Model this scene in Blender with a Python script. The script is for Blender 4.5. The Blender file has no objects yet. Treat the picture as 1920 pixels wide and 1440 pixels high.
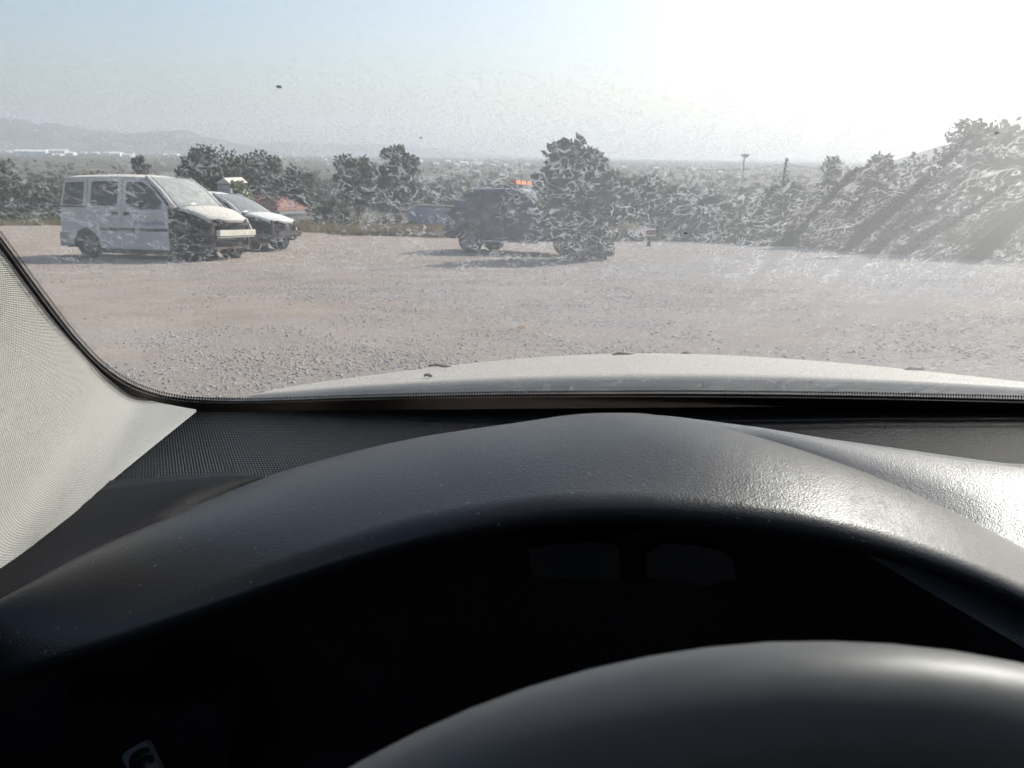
import bpy, bmesh, math, random
import numpy as np
from mathutils import Vector, Matrix
from mathutils.geometry import tessellate_polygon

SC = bpy.context.scene
COL = SC.collection
R = math.radians
rnd = random.Random(7)
rng = np.random.default_rng(7)

# ------------------------------------------------------------------ camera
CAM = np.array([0.0, 0.0, 1.2])
F = 1507.0                                    # focal length in pixels of a 1920 wide frame
PITCH = math.atan((720 - 292) / F)
ROLL = R(0.75)
FWD = np.array([0, math.cos(PITCH), -math.sin(PITCH)])
_up = np.array([0, math.sin(PITCH), math.cos(PITCH)])
_rt = np.array([1.0, 0, 0])
RT = _rt * math.cos(ROLL) + _up * math.sin(ROLL)
UP = _up * math.cos(ROLL) - _rt * math.sin(ROLL)
cd = bpy.data.cameras.new('camera')
cam = bpy.data.objects.new('camera', cd)
COL.objects.link(cam)
cam.matrix_world = Matrix(((RT[0], UP[0], -FWD[0], CAM[0]), (RT[1], UP[1], -FWD[1], CAM[1]),
                           (RT[2], UP[2], -FWD[2], CAM[2]), (0, 0, 0, 1)))
cd.sensor_width = 36
cd.lens = 36 * F / 1920
cd.clip_start = 0.01
cd.clip_end = 40000
cd.dof.use_dof = True
cd.dof.focus_distance = 1.15
cd.dof.aperture_fstop = 23.0
SC.camera = cam

# ------------------------------------------------------------------ sky, sun, exposure
SUN_AZ, SUN_EL = R(46), R(34)                 # azimuth measured from +Y to the right
w = bpy.data.worlds.new('World')
SC.world = w
w.use_nodes = True
wn = w.node_tree
bg = wn.nodes['Background']
sky = wn.nodes.new('ShaderNodeTexSky')
sky.sky_type = 'NISHITA'
sky.sun_disc = False
sky.sun_elevation = SUN_EL
sky.sun_rotation = SUN_AZ
sky.altitude = 60
sky.air_density = 1.0
sky.dust_density = 2.8
sky.ozone_density = 2.0
wn.links.new(sky.outputs[0], bg.inputs[0])
bg.inputs[1].default_value = 0.108
sd = bpy.data.lights.new('sun', 'SUN')
sd.energy = 3.6
sd.angle = R(0.53)
sd.color = (1.0, 0.965, 0.915)
sun = bpy.data.objects.new('sun', sd)
COL.objects.link(sun)
sdir = Vector((math.sin(SUN_AZ) * math.cos(SUN_EL), math.cos(SUN_AZ) * math.cos(SUN_EL), math.sin(SUN_EL)))
sun.rotation_euler = sdir.to_track_quat('Z', 'Y').to_euler()
sun.location = (8, 8, 12)
SC.view_settings.view_transform = 'Standard'
SC.view_settings.look = 'None'
SC.view_settings.exposure = 0.77
SC.view_settings.gamma = 1.0
SC.render.engine = 'CYCLES'
SC.cycles.use_denoising = True
SC.cycles.max_bounces = 6
SC.cycles.diffuse_bounces = 3
SC.cycles.glossy_bounces = 3
SC.cycles.transmission_bounces = 4
SC.cycles.use_adaptive_sampling = True
SC.cycles.adaptive_threshold = 0.03
SC.cycles.caustics_reflective = False
SC.cycles.caustics_refractive = False
SC.cycles.transparent_max_bounces = 24
SC.cycles.volume_bounces = 0
SC.cycles.sample_clamp_indirect = 6

# ------------------------------------------------------------------ geometry helpers
def ray(px, py):
    return FWD + RT * ((px - 960) / F) + UP * ((720 - py) / F)

def at(px, py, y):                            # point of that sight line at forward distance y
    d = ray(px, py)
    return CAM + d * (y / d[1])

SLOPE = 0.0625                                 # the lot falls away from the camera
def lot(px, py):                              # point of that sight line on the lot
    d = ray(px, py)
    t = CAM[2] / (-SLOPE * d[1] - d[2])
    return CAM + d * t

_RR = np.array([0, 45, 70, 110, 300, 700, 1500, 3000, 30000.0])
_HH = np.array([0, -2.8, -5.0, -7.6, -14, -17, -18, -18, -18.0])
def H(x, y):
    x = np.asarray(x, float); y = np.asarray(y, float)
    r = np.hypot(x, y)
    l = -SLOPE * np.clip(y, -60, 60)
    far = np.interp(r, _RR, _HH)
    back = 1 / (1 + np.exp(np.clip((y + 20) / 30, -40, 40)))
    far = far * (1 - back) + back * 3.2
    t = np.clip((r - 42) / 45, 0, 1)
    t = t * t * (3 - 2 * t)
    return l * (1 - t) + far * t

def tag(o, label=None, cat=None, group=None, kind=None):
    if label: o['label'] = label
    if cat: o['category'] = cat
    if group: o['group'] = group
    if kind: o['kind'] = kind
    return o

def empty(name, loc=(0, 0, 0), rz=0.0):
    o = bpy.data.objects.new(name, None)
    COL.objects.link(o)
    o.location = loc
    o.rotation_euler = (0, 0, rz)
    o.empty_display_size = 0.1
    return o

def mesh_obj(name, verts, faces, mat, parent=None, smooth=False, uv=None):
    me = bpy.data.meshes.new(name)
    me.from_pydata([tuple(map(float, v)) for v in verts], [], [tuple(map(int, f)) for f in faces])
    me.update()
    for m in (mat if isinstance(mat, (list, tuple)) else [mat]):
        me.materials.append(m)
    if smooth:
        me.polygons.foreach_set('use_smooth', [True] * len(me.polygons))
    o = bpy.data.objects.new(name, me)
    COL.objects.link(o)
    if parent is not None:
        o.parent = parent
    return o

def fast_mesh(name, V, Fc, mat, parent=None, smooth=False):
    """V (n,3), Fc (m,k) arrays, all faces with k corners."""
    V = np.ascontiguousarray(V, dtype=np.float32); Fc = np.ascontiguousarray(Fc, dtype=np.int32)
    me = bpy.data.meshes.new(name)
    m, k = Fc.shape
    me.vertices.add(len(V)); me.vertices.foreach_set('co', V.ravel())
    me.loops.add(m * k); me.loops.foreach_set('vertex_index', Fc.ravel())
    me.polygons.add(m)
    me.polygons.foreach_set('loop_start', np.arange(0, m * k, k, dtype=np.int32))
    me.polygons.foreach_set('loop_total', np.full(m, k, dtype=np.int32))
    if smooth:
        me.polygons.foreach_set('use_smooth', np.ones(m, dtype=bool))
    me.update(calc_edges=True)
    me.materials.append(mat)
    o = bpy.data.objects.new(name, me)
    COL.objects.link(o)
    if parent is not None:
        o.parent = parent
    return o

class MB:
    def __init__(self):
        self.v = []; self.f = []
    def add(self, vs, fs):
        b = len(self.v)
        self.v += [tuple(map(float, q)) for q in vs]
        self.f += [tuple(b + i for i in f) for f in fs]
        return self
    def box(self, c, s, rz=0.0, taper=1.0):
        cx, cy, cz = c; sx, sy, sz = (q / 2 for q in s)
        vs = []
        for dz in (-1, 1):
            k = taper if dz > 0 else 1.0
            for dx, dy in ((-1, -1), (1, -1), (1, 1), (-1, 1)):
                x, y = dx * sx * k, dy * sy * k
                vs.append((cx + x * math.cos(rz) - y * math.sin(rz), cy + x * math.sin(rz) + y * math.cos(rz), cz + dz * sz))
        return self.add(vs, [(3, 2, 1, 0), (4, 5, 6, 7), (0, 1, 5, 4), (1, 2, 6, 5), (2, 3, 7, 6), (3, 0, 4, 7)])
    def tube(self, pts, rad, n=8, closed=False, caps=True):
        pts = [Vector(p) for p in pts]
        m = len(pts)
        rads = rad if isinstance(rad, (list, tuple)) else [rad] * m
        vs = []; fs = []
        u = None
        for i, p in enumerate(pts):
            a = pts[(i - 1) % m] if (closed or i > 0) else p
            b = pts[(i + 1) % m] if (closed or i < m - 1) else p
            t = (b - a).normalized()
            if u is None:
                u = t.orthogonal().normalized()
            u = (u - t * u.dot(t))
            u = u.normalized() if u.length > 1e-6 else t.orthogonal().normalized()
            v = t.cross(u)
            for k in range(n):
                an = 2 * math.pi * k / n
                vs.append(p + (u * math.cos(an) + v * math.sin(an)) * rads[i])
        for i in range(m if closed else m - 1):
            for k in range(n):
                j = (i + 1) % m
                fs.append((i * n + k, i * n + (k + 1) % n, j * n + (k + 1) % n, j * n + k))
        if caps and not closed:
            fs.append(tuple(range(n - 1, -1, -1)))
            fs.append(tuple((m - 1) * n + k for k in range(n)))
        return self.add(vs, fs)
    def bar(self, a, b, w, h):                 # a box along a-b
        a = Vector(a); b = Vector(b)
        t = (b - a).normalized()
        s = t.cross(Vector((0, 0, 1)))
        s = s.normalized() if s.length > 1e-4 else Vector((1, 0, 0))
        q = s.cross(t)
        vs = []
        for p in (a, b):
            for i, j in ((-1, -1), (1, -1), (1, 1), (-1, 1)):
                vs.append(p + s * (i * w / 2) + q * (j * h / 2))
        return self.add(vs, [(0, 1, 2, 3), (7, 6, 5, 4), (0, 4, 5, 1), (1, 5, 6, 2), (2, 6, 7, 3), (3, 7, 4, 0)])
    def lathe(self, prof, axis='y', c=(0, 0, 0), n=24):
        m = len(prof); vs = []; fs = []
        for (r, h) in prof:
            for k in range(n):
                a = 2 * math.pi * k / n
                p = (r * math.cos(a), r * math.sin(a), h)
                if axis == 'y': p = (p[0], p[2], p[1])
                elif axis == 'x': p = (p[2], p[0], p[1])
                vs.append((c[0] + p[0], c[1] + p[1], c[2] + p[2]))
        for i in range(m - 1):
            for k in range(n):
                fs.append((i * n + k, i * n + (k + 1) % n, (i + 1) * n + (k + 1) % n, (i + 1) * n + k))
        return self.add(vs, fs)
    def build(self, name, mat, parent=None, smooth=False):
        return mesh_obj(name, self.v, self.f, mat, parent, smooth)

def grid_obj(name, P, mat, parent=None, smooth=True, thick=0.0, off=-1.0, uv=None):
    """P[i][j] points; optional solidify."""
    ni, nj = len(P), len(P[0])
    vs = [P[i][j] for i in range(ni) for j in range(nj)]
    fs = [(i * nj + j, i * nj + j + 1, (i + 1) * nj + j + 1, (i + 1) * nj + j) for i in range(ni - 1) for j in range(nj - 1)]
    o = mesh_obj(name, vs, fs, mat, parent, smooth)
    if uv is not None:
        l = o.data.uv_layers.new(name='UVMap')
        q = [uv[i][j] for i in range(ni) for j in range(nj)]
        for lp in o.data.loops:
            l.data[lp.index].uv = q[lp.vertex_index]
    if thick:
        m = o.modifiers.new('solid', 'SOLIDIFY'); m.thickness = thick; m.offset = off
    return o

def crom(pts, n):
    """Catmull-Rom through pts, n samples per span."""
    P = [np.asarray(p, float) for p in pts]
    P = [2 * P[0] - P[1]] + P + [2 * P[-1] - P[-2]]
    out = []
    for i in range(1, len(P) - 2):
        for k in range(n):
            t = k / n
            a, b, c, d = P[i - 1], P[i], P[i + 1], P[i + 2]
            out.append(0.5 * ((2 * b) + (c - a) * t + (2 * a - 5 * b + 4 * c - d) * t * t + (3 * b - a - 3 * c + d) * t ** 3))
    out.append(P[-2])
    return out

# ------------------------------------------------------------------ materials
def _nt(name):
    m = bpy.data.materials.new(name)
    m.use_nodes = True
    nt = m.node_tree
    return m, nt, nt.nodes['Principled BSDF']

def N(nt, typ, **kw):
    n = nt.nodes.new(typ)
    for k, v in kw.items():
        if k.startswith('i_'):
            key = k[2:]
            n.inputs[int(key) if key.isdigit() else key].default_value = v
        else:
            setattr(n, k, v)
    return n

def ramp(nt, src, stops):
    r = nt.nodes.new('ShaderNodeValToRGB')
    e = r.color_ramp.elements
    while len(e) < len(stops): e.new(0.5)
    for q, (p, c) in zip(e, stops):
        q.position = p
        q.color = tuple(c) + (1,) if len(c) == 3 else c
    nt.links.new(src, r.inputs[0])
    return r.outputs[0]

def math_(nt, op, a, b=None, c=None):
    n = nt.nodes.new('ShaderNodeMath'); n.operation = op
    for i, q in enumerate((a, b, c)):
        if q is None: continue
        if isinstance(q, (int, float)): n.inputs[i].default_value = q
        else: nt.links.new(q, n.inputs[i])
    return n.outputs[0]

def mixc(nt, f, a, b, blend='MIX'):
    n = nt.nodes.new('ShaderNodeMix'); n.data_type = 'RGBA'; n.blend_type = blend
    for sock, q in ((n.inputs[0], f), (n.inputs[6], a), (n.inputs[7], b)):
        if isinstance(q, (int, float)): sock.default_value = q
        elif isinstance(q, tuple): sock.default_value = q + (1,) if len(q) == 3 else q
        else: nt.links.new(q, sock)
    return n.outputs[2]

def plain(name, col, rough=0.6, metal=0.0, var=0.25, scale=8.0, bump=0.0, bscale=60.0, spec=0.5):
    m, nt, b = _nt(name)
    tc = N(nt, 'ShaderNodeTexCoord')
    no = N(nt, 'ShaderNodeTexNoise', i_Scale=scale, i_Detail=5.0, i_Roughness=0.6)
    nt.links.new(tc.outputs['Object'], no.inputs['Vector'])
    lo = tuple(c * (1 - var) for c in col); hi = tuple(min(1, c * (1 + var)) for c in col)
    nt.links.new(ramp(nt, no.outputs[0], [(0.3, lo), (0.7, hi)]), b.inputs['Base Color'])
    b.inputs['Roughness'].default_value = rough
    b.inputs['Metallic'].default_value = metal
    b.inputs['Specular IOR Level'].default_value = spec
    if bump:
        n2 = N(nt, 'ShaderNodeTexNoise', i_Scale=bscale, i_Detail=3.0)
        nt.links.new(tc.outputs['Object'], n2.inputs['Vector'])
        bp = N(nt, 'ShaderNodeBump', i_Strength=bump, i_Distance=0.01)
        nt.links.new(n2.outputs[0], bp.inputs['Height'])
        nt.links.new(bp.outputs[0], b.inputs['Normal'])
    return m

def dusty_paint(name, paint, dust, up_amount=0.8, rough=0.45):
    """Car paint with settled dust: dust gathers on faces that look up, in blotches."""
    m, nt, b = _nt(name)
    tc = N(nt, 'ShaderNodeTexCoord'); ge = N(nt, 'ShaderNodeNewGeometry')
    sx = N(nt, 'ShaderNodeSeparateXYZ'); nt.links.new(ge.outputs['Normal'], sx.inputs[0])
    no = N(nt, 'ShaderNodeTexNoise', i_Scale=4.0, i_Detail=6.0, i_Roughness=0.65)
    nt.links.new(tc.outputs['Object'], no.inputs['Vector'])
    upf = math_(nt, 'MULTIPLY', math_(nt, 'MAXIMUM', sx.outputs[2], 0.12), up_amount)
    f = math_(nt, 'MULTIPLY', upf, math_(nt, 'ADD', no.outputs[0], 0.5))
    f = math_(nt, 'MINIMUM', f, 1.0)
    nt.links.new(mixc(nt, f, paint, dust), b.inputs['Base Color'])
    rr = math_(nt, 'ADD', math_(nt, 'MULTIPLY', f, 0.5), rough)
    nt.links.new(math_(nt, 'MINIMUM', rr, 1.0), b.inputs['Roughness'])
    return m

def foliage(name, dark, light, trans=0.3):
    m, nt, b = _nt(name)
    ge = N(nt, 'ShaderNodeNewGeometry'); oi = N(nt, 'ShaderNodeObjectInfo')
    no = N(nt, 'ShaderNodeTexNoise', i_Scale=1.3, i_Detail=4.0)
    nt.links.new(ge.outputs['Position'], no.inputs['Vector'])
    f = math_(nt, 'ADD', math_(nt, 'MULTIPLY', ge.outputs['Random Per Island'], 0.5), math_(nt, 'MULTIPLY', no.outputs[0], 0.55))
    c = ramp(nt, f, [(0.2, dark), (0.85, light)])
    nt.links.new(c, b.inputs['Base Color'])
    b.inputs['Roughness'].default_value = 0.65
    b.inputs['Specular IOR Level'].default_value = 0.3
    tr = N(nt, 'ShaderNodeBsdfTranslucent'); nt.links.new(c, tr.inputs['Color'])
    mx = N(nt, 'ShaderNodeMixShader', i_0=trans)
    nt.links.new(b.outputs[0], mx.inputs[1]); nt.links.new(tr.outputs[0], mx.inputs[2])
    nt.links.new(mx.outputs[0], nt.nodes['Material Output'].inputs[0])
    return m

M = {}
M['pine'] = foliage('pine_foliage', (0.022, 0.034, 0.012), (0.075, 0.098, 0.034))
M['olive'] = foliage('olive_foliage', (0.032, 0.040, 0.022), (0.10, 0.115, 0.062))
M['lime'] = foliage('yellow_green_foliage', (0.07, 0.085, 0.014), (0.19, 0.20, 0.04))
M['scrub'] = foliage('scrub_foliage', (0.04, 0.05, 0.022), (0.13, 0.13, 0.06))
M['far'] = foliage('far_foliage', (0.042, 0.046, 0.034), (0.125, 0.125, 0.092), 0.15)
M['drygrass'] = foliage('dry_grass', (0.16, 0.12, 0.055), (0.42, 0.33, 0.17), 0.2)
M['bark'] = plain('bark', (0.11, 0.085, 0.065), 0.9, var=0.4, scale=12, bump=0.5, bscale=25)
M['white_wall'] = plain('white_wall', (0.82, 0.80, 0.76), 0.85, var=0.08, scale=0.4)
M['cream_wall'] = plain('cream_wall', (0.62, 0.57, 0.49), 0.85, var=0.1, scale=0.4)
M['grey_wall'] = plain('grey_wall', (0.30, 0.29, 0.29), 0.85, var=0.15, scale=1.5)
M['tile_roof'] = plain('tile_roof', (0.30, 0.135, 0.10), 0.85, var=0.25, scale=2.5)
M['dark_void'] = plain('dark_window', (0.03, 0.035, 0.04), 0.3, var=0.1)
M['rubber'] = plain('rubber', (0.02, 0.02, 0.02), 0.8, var=0.3, scale=10)
M['steel'] = plain('dull_steel', (0.22, 0.21, 0.20), 0.55, metal=0.6, var=0.3, scale=9)
M['rust'] = plain('rusty_steel', (0.075, 0.05, 0.04), 0.85, var=0.5, scale=14, bump=0.3)
M['engine'] = plain('engine_grime', (0.035, 0.032, 0.03), 0.75, var=0.6, scale=10)
M['black_trim'] = plain('black_trim', (0.022, 0.022, 0.024), 0.6, var=0.3)
M['seat'] = plain('seat_cloth', (0.06, 0.06, 0.075), 0.95, var=0.3)
M['van_paint'] = dusty_paint('white_van_paint', (0.54, 0.525, 0.50), (0.62, 0.55, 0.46), 0.85)
M['hatch_paint'] = dusty_paint('silver_hatch_paint', (0.66, 0.65, 0.63), (0.66, 0.64, 0.60), 0.7)
M['navy_paint'] = dusty_paint('navy_paint', (0.012, 0.014, 0.055), (0.30, 0.27, 0.25), 0.18, 0.35)
M['beam_white'] = plain('beam_paint', (0.66, 0.62, 0.53), 0.6, var=0.15, scale=6)
M['pole'] = plain('weathered_pole', (0.10, 0.085, 0.075), 0.85, var=0.3)
M['galv'] = plain('galvanised', (0.30, 0.30, 0.31), 0.5, metal=0.5)
M['wire'] = plain('cable', (0.05, 0.05, 0.055), 0.6)
M['orange_lens'] = plain('orange_lens', (0.80, 0.20, 0.03), 0.25, var=0.1)
M['blue_sheet'] = plain('blue_grey_sheet', (0.26, 0.29, 0.36), 0.6, var=0.15, scale=1.0)
M['red_paint'] = plain('red_paint', (0.30, 0.07, 0.07), 0.5)
M['white_plastic'] = plain('white_plastic', (0.80, 0.80, 0.80), 0.5, var=0.05)
M['straw'] = plain('orange_straw', (0.62, 0.26, 0.02), 0.6)
M['dead_leaf'] = plain('dead_leaf', (0.13, 0.10, 0.065), 0.85, var=0.4, scale=150)
M['blue_print'] = plain('blue_print', (0.09, 0.12, 0.36), 0.6, var=0.2)

def glass_dark(name, tint=(0.5, 0.55, 0.55), dust=0.12):
    m, nt, b = _nt(name)
    nt.nodes.remove(b)
    tr = N(nt, 'ShaderNodeBsdfTransparent'); tr.inputs[0].default_value = tint + (1,)
    gl = N(nt, 'ShaderNodeBsdfGlossy'); gl.inputs['Roughness'].default_value = 0.08
    fr = N(nt, 'ShaderNodeFresnel', i_IOR=1.5)
    m1 = N(nt, 'ShaderNodeMixShader')
    nt.links.new(fr.outputs[0], m1.inputs[0]); nt.links.new(tr.outputs[0], m1.inputs[1]); nt.links.new(gl.outputs[0], m1.inputs[2])
    df = N(nt, 'ShaderNodeBsdfDiffuse'); df.inputs[0].default_value = (0.46, 0.46, 0.43, 1)
    tc = N(nt, 'ShaderNodeTexCoord'); no = N(nt, 'ShaderNodeTexNoise', i_Scale=5.0, i_Detail=5.0)
    nt.links.new(tc.outputs['Object'], no.inputs['Vector'])
    f = math_(nt, 'MINIMUM', math_(nt, 'MULTIPLY', math_(nt, 'ADD', no.outputs[0], 0.5), dust), 1.0)
    m2 = N(nt, 'ShaderNodeMixShader')
    nt.links.new(f, m2.inputs[0]); nt.links.new(m1.outputs[0], m2.inputs[1]); nt.links.new(df.outputs[0], m2.inputs[2])
    nt.links.new(m2.outputs[0], nt.nodes['Material Output'].inputs[0])
    return m
M['side_glass'] = glass_dark('tinted_side_glass', (0.34, 0.37, 0.38), 0.06)
M['dusty_glass'] = glass_dark('dust_covered_glass', (0.5, 0.55, 0.52), 0.72)
M['grey_glass'] = glass_dark('grey_dusty_glass', (0.4, 0.45, 0.47), 0.42)

# ------------------------------------------------------------------ ground
def ground_material():
    m, nt, b = _nt('ground_dirt')
    ge = N(nt, 'ShaderNodeNewGeometry')
    P = ge.outputs['Position']
    sx = N(nt, 'ShaderNodeSeparateXYZ'); nt.links.new(P, sx.inputs[0])
    big = N(nt, 'ShaderNodeTexNoise', i_Scale=0.16, i_Detail=4.0, i_Roughness=0.55); nt.links.new(P, big.inputs['Vector'])
    mid = N(nt, 'ShaderNodeTexNoise', i_Scale=1.1, i_Detail=6.0, i_Roughness=0.65); nt.links.new(P, mid.inputs['Vector'])
    fin = N(nt, 'ShaderNodeTexNoise', i_Scale=17.0, i_Detail=6.0, i_Roughness=0.7); nt.links.new(P, fin.inputs['Vector'])
    earth = ramp(nt, mid.outputs[0], [(0.25, (0.235, 0.178, 0.14)), (0.75, (0.375, 0.30, 0.245))])
    grit = ramp(nt, fin.outputs[0], [(0.3, (0.17, 0.165, 0.165)), (0.7, (0.40, 0.38, 0.37))])
    # bare red earth to the left and in the strip along the lot edge, trodden gravel elsewhere
    g1 = math_(nt, 'SUBTRACT', math_(nt, 'ADD', math_(nt, 'MULTIPLY', big.outputs[0], 1.6), math_(nt, 'MULTIPLY', sx.outputs[0], 0.060)), 0.36)
    g1 = math_(nt, 'SUBTRACT', g1, math_(nt, 'MULTIPLY', math_(nt, 'MAXIMUM', math_(nt, 'SUBTRACT', sx.outputs[1], 15.0), 0.0), 0.018))
    mpb = N(nt, 'ShaderNodeMapping'); mpb.inputs['Scale'].default_value = (.07, 1.0, 1.0); mpb.inputs['Rotation'].default_value = (0, 0, .12); nt.links.new(P, mpb.inputs[0])
    rut = N(nt, 'ShaderNodeTexNoise', i_Scale=0.75, i_Detail=5.0, i_Roughness=0.6); nt.links.new(mpb.outputs[0], rut.inputs['Vector'])
    g1 = math_(nt, 'ADD', g1, math_(nt, 'MULTIPLY', math_(nt, 'SUBTRACT', rut.outputs[0], .5), 1.5))
    g1 = math_(nt, 'MINIMUM', math_(nt, 'MAXIMUM', g1, 0.08), 0.85)
    c = mixc(nt, g1, earth, grit)
    # beyond the lot: dry scrub land
    ln = N(nt, 'ShaderNodeVectorMath', operation='LENGTH'); nt.links.new(P, ln.inputs[0])
    f2 = math_(nt, 'MINIMUM', math_(nt, 'MAXIMUM', math_(nt, 'DIVIDE', math_(nt, 'SUBTRACT', ln.outputs['Value'], 52.0), 30.0), 0.0), 1.0)
    far = N(nt, 'ShaderNodeTexNoise', i_Scale=0.02, i_Detail=8.0, i_Roughness=0.7); nt.links.new(P, far.inputs['Vector'])
    cf = ramp(nt, far.outputs[0], [(0.35, (0.065, 0.064, 0.050)), (0.55, (0.13, 0.115, 0.085)), (0.72, (0.28, 0.23, 0.17))])
    nt.links.new(mixc(nt, f2, c, cf), b.inputs['Base Color'])
    b.inputs['Roughness'].default_value = 0.95
    b.inputs['Specular IOR Level'].default_value = 0.15
    bp = N(nt, 'ShaderNodeBump', i_Strength=0.8, i_Distance=0.03)
    nt.links.new(math_(nt, 'ADD', fin.outputs[0], mid.outputs[0]), bp.inputs['Height'])
    nt.links.new(bp.outputs[0], b.inputs['Normal'])
    return m
M['ground'] = ground_material()

def vnoise(x, y, s, seed=0):                   # cheap smooth value noise
    x = np.asarray(x) * s; y = np.asarray(y) * s
    xi = np.floor(x).astype(int); yi = np.floor(y).astype(int)
    fx = x - xi; fy = y - yi
    fx = fx * fx * (3 - 2 * fx); fy = fy * fy * (3 - 2 * fy)
    def h(a, b):
        q = (a * 374761393 + b * 668265263 + seed * 974711) & 0x7fffffff
        q = ((q ^ (q >> 13)) * 1274126177) & 0x7fffffff
        return ((q ^ (q >> 16)) & 0xffff) / 65535.0
    return (h(xi, yi) * (1 - fx) + h(xi + 1, yi) * fx) * (1 - fy) + (h(xi, yi + 1) * (1 - fx) + h(xi + 1, yi + 1) * fx) * fy

na = 300
rad = np.concatenate([[0.6], np.geomspace(1.2, 60, 110), np.geomspace(63, 11000, 80)])
ang = np.linspace(0, 2 * math.pi, na, endpoint=False)
RRg, AAg = np.meshgrid(rad, ang, indexing='ij')
GX = RRg * np.sin(AAg); GY = RRg * np.cos(AAg)
def ground_z(x, y):
    r = np.hypot(x, y)
    near = np.clip(1 - (r - 40) / 20, 0, 1)
    z = H(x, y) + near * (0.05 * (vnoise(x, y, 0.45, 3) - 0.5) + 0.025 * (vnoise(x, y, 1.7, 5) - 0.5))
    z = z + (1 - near) * np.clip(r / 400, 0, 1) * 3 * (vnoise(x, y, 0.006, 9) - 0.5)
    return z
GZ = ground_z(GX, GY)
V = np.stack([GX, GY, GZ], -1).reshape(-1, 3)
i = np.arange(len(rad) - 1)[:, None]; j = np.arange(na)[None, :]
Fq = np.stack([i * na + j, (i + 1) * na + j, (i + 1) * na + (j + 1) % na, i * na + (j + 1) % na], -1).reshape(-1, 4)
V = np.vstack([V, [[0, 0, float(H(0, 0))]]])
g = fast_mesh('ground', V, Fq[:, ::-1], M['ground'], smooth=True)
tag(g, 'bare reddish earth and gravel lot falling away into the valley', 'ground', kind='structure')

# gravel: real stones, nobody could count them
def stones(name, n, r0, r1, s0, s1, mat, label, red=False):
    az = rng.uniform(-0.75, 0.75, n)
    r = np.exp(rng.uniform(math.log(r0), math.log(r1), n))
    x = r * np.sin(az); y = r * np.cos(az)
    dens = vnoise(x, y, 0.35, 21) * 0.55 + vnoise(x, y, 1.3, 22) * 0.45
    keep = dens > rng.uniform(0.30, 0.68, n)
    x, y, r = x[keep], y[keep], r[keep]
    n = len(x)
    s = s0 * (s1 / s0) ** (rng.uniform(0, 1, n) ** 1.9)
    ico = np.array([(0, 0, 1.0)] + [(math.cos(a) * 0.9, math.sin(a) * 0.9, 0.42) for a in np.arange(5) * 2 * math.pi / 5] +
                   [(math.cos(a) * 0.9, math.sin(a) * 0.9, -0.42) for a in (np.arange(5) + 0.5) * 2 * math.pi / 5])
    tri = []
    for k in range(5):
        k2 = (k + 1) % 5
        tri += [(0, 1 + k, 1 + k2), (1 + k, 6 + k, 1 + k2), (1 + k2, 6 + k, 6 + k2)]
    tri = np.array(tri)
    Vs = ico[None] * rng.uniform(0.55, 1.3, (n, 11, 3))
    sc = np.stack([rng.uniform(0.7, 1.35, n), rng.uniform(0.7, 1.35, n), rng.uniform(0.45, 0.85, n)], -1)
    Vs = Vs * sc[:, None, :] * s[:, None, None]
    a = rng.uniform(0, 6.28, n); ca, sa = np.cos(a)[:, None], np.sin(a)[:, None]
    X = Vs[..., 0] * ca - Vs[..., 1] * sa; Y = Vs[..., 0] * sa + Vs[..., 1] * ca
    z = ground_z(x, y)
    Vs = np.stack([X + x[:, None], Y + y[:, None], Vs[..., 2] + (z + s * 0.02)[:, None]], -1)
    Fs = (tri[None] + (np.arange(n) * 11)[:, None, None]).reshape(-1, 3)
    o = fast_mesh(name, Vs.reshape(-1, 3), Fs, mat)
    tag(o, label, 'gravel', kind='stuff')
def stone_material():
    m, nt, b = _nt('gravel_stone')
    ge = N(nt, 'ShaderNodeNewGeometry')
    c = ramp(nt, ge.outputs['Random Per Island'], [(0.0, (0.20, 0.19, 0.18)), (0.45, (0.31, 0.295, 0.28)), (0.75, (0.40, 0.38, 0.355)), (1.0, (0.36, 0.28, 0.23))])
    nt.links.new(c, b.inputs['Base Color']); b.inputs['Roughness'].default_value = 0.9
    return m
M['stone'] = stone_material()
stones('gravel', 210000, 4.2, 44, 0.0045, 0.019, M['stone'], 'loose grey gravel stones spread over the dirt lot')

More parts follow.
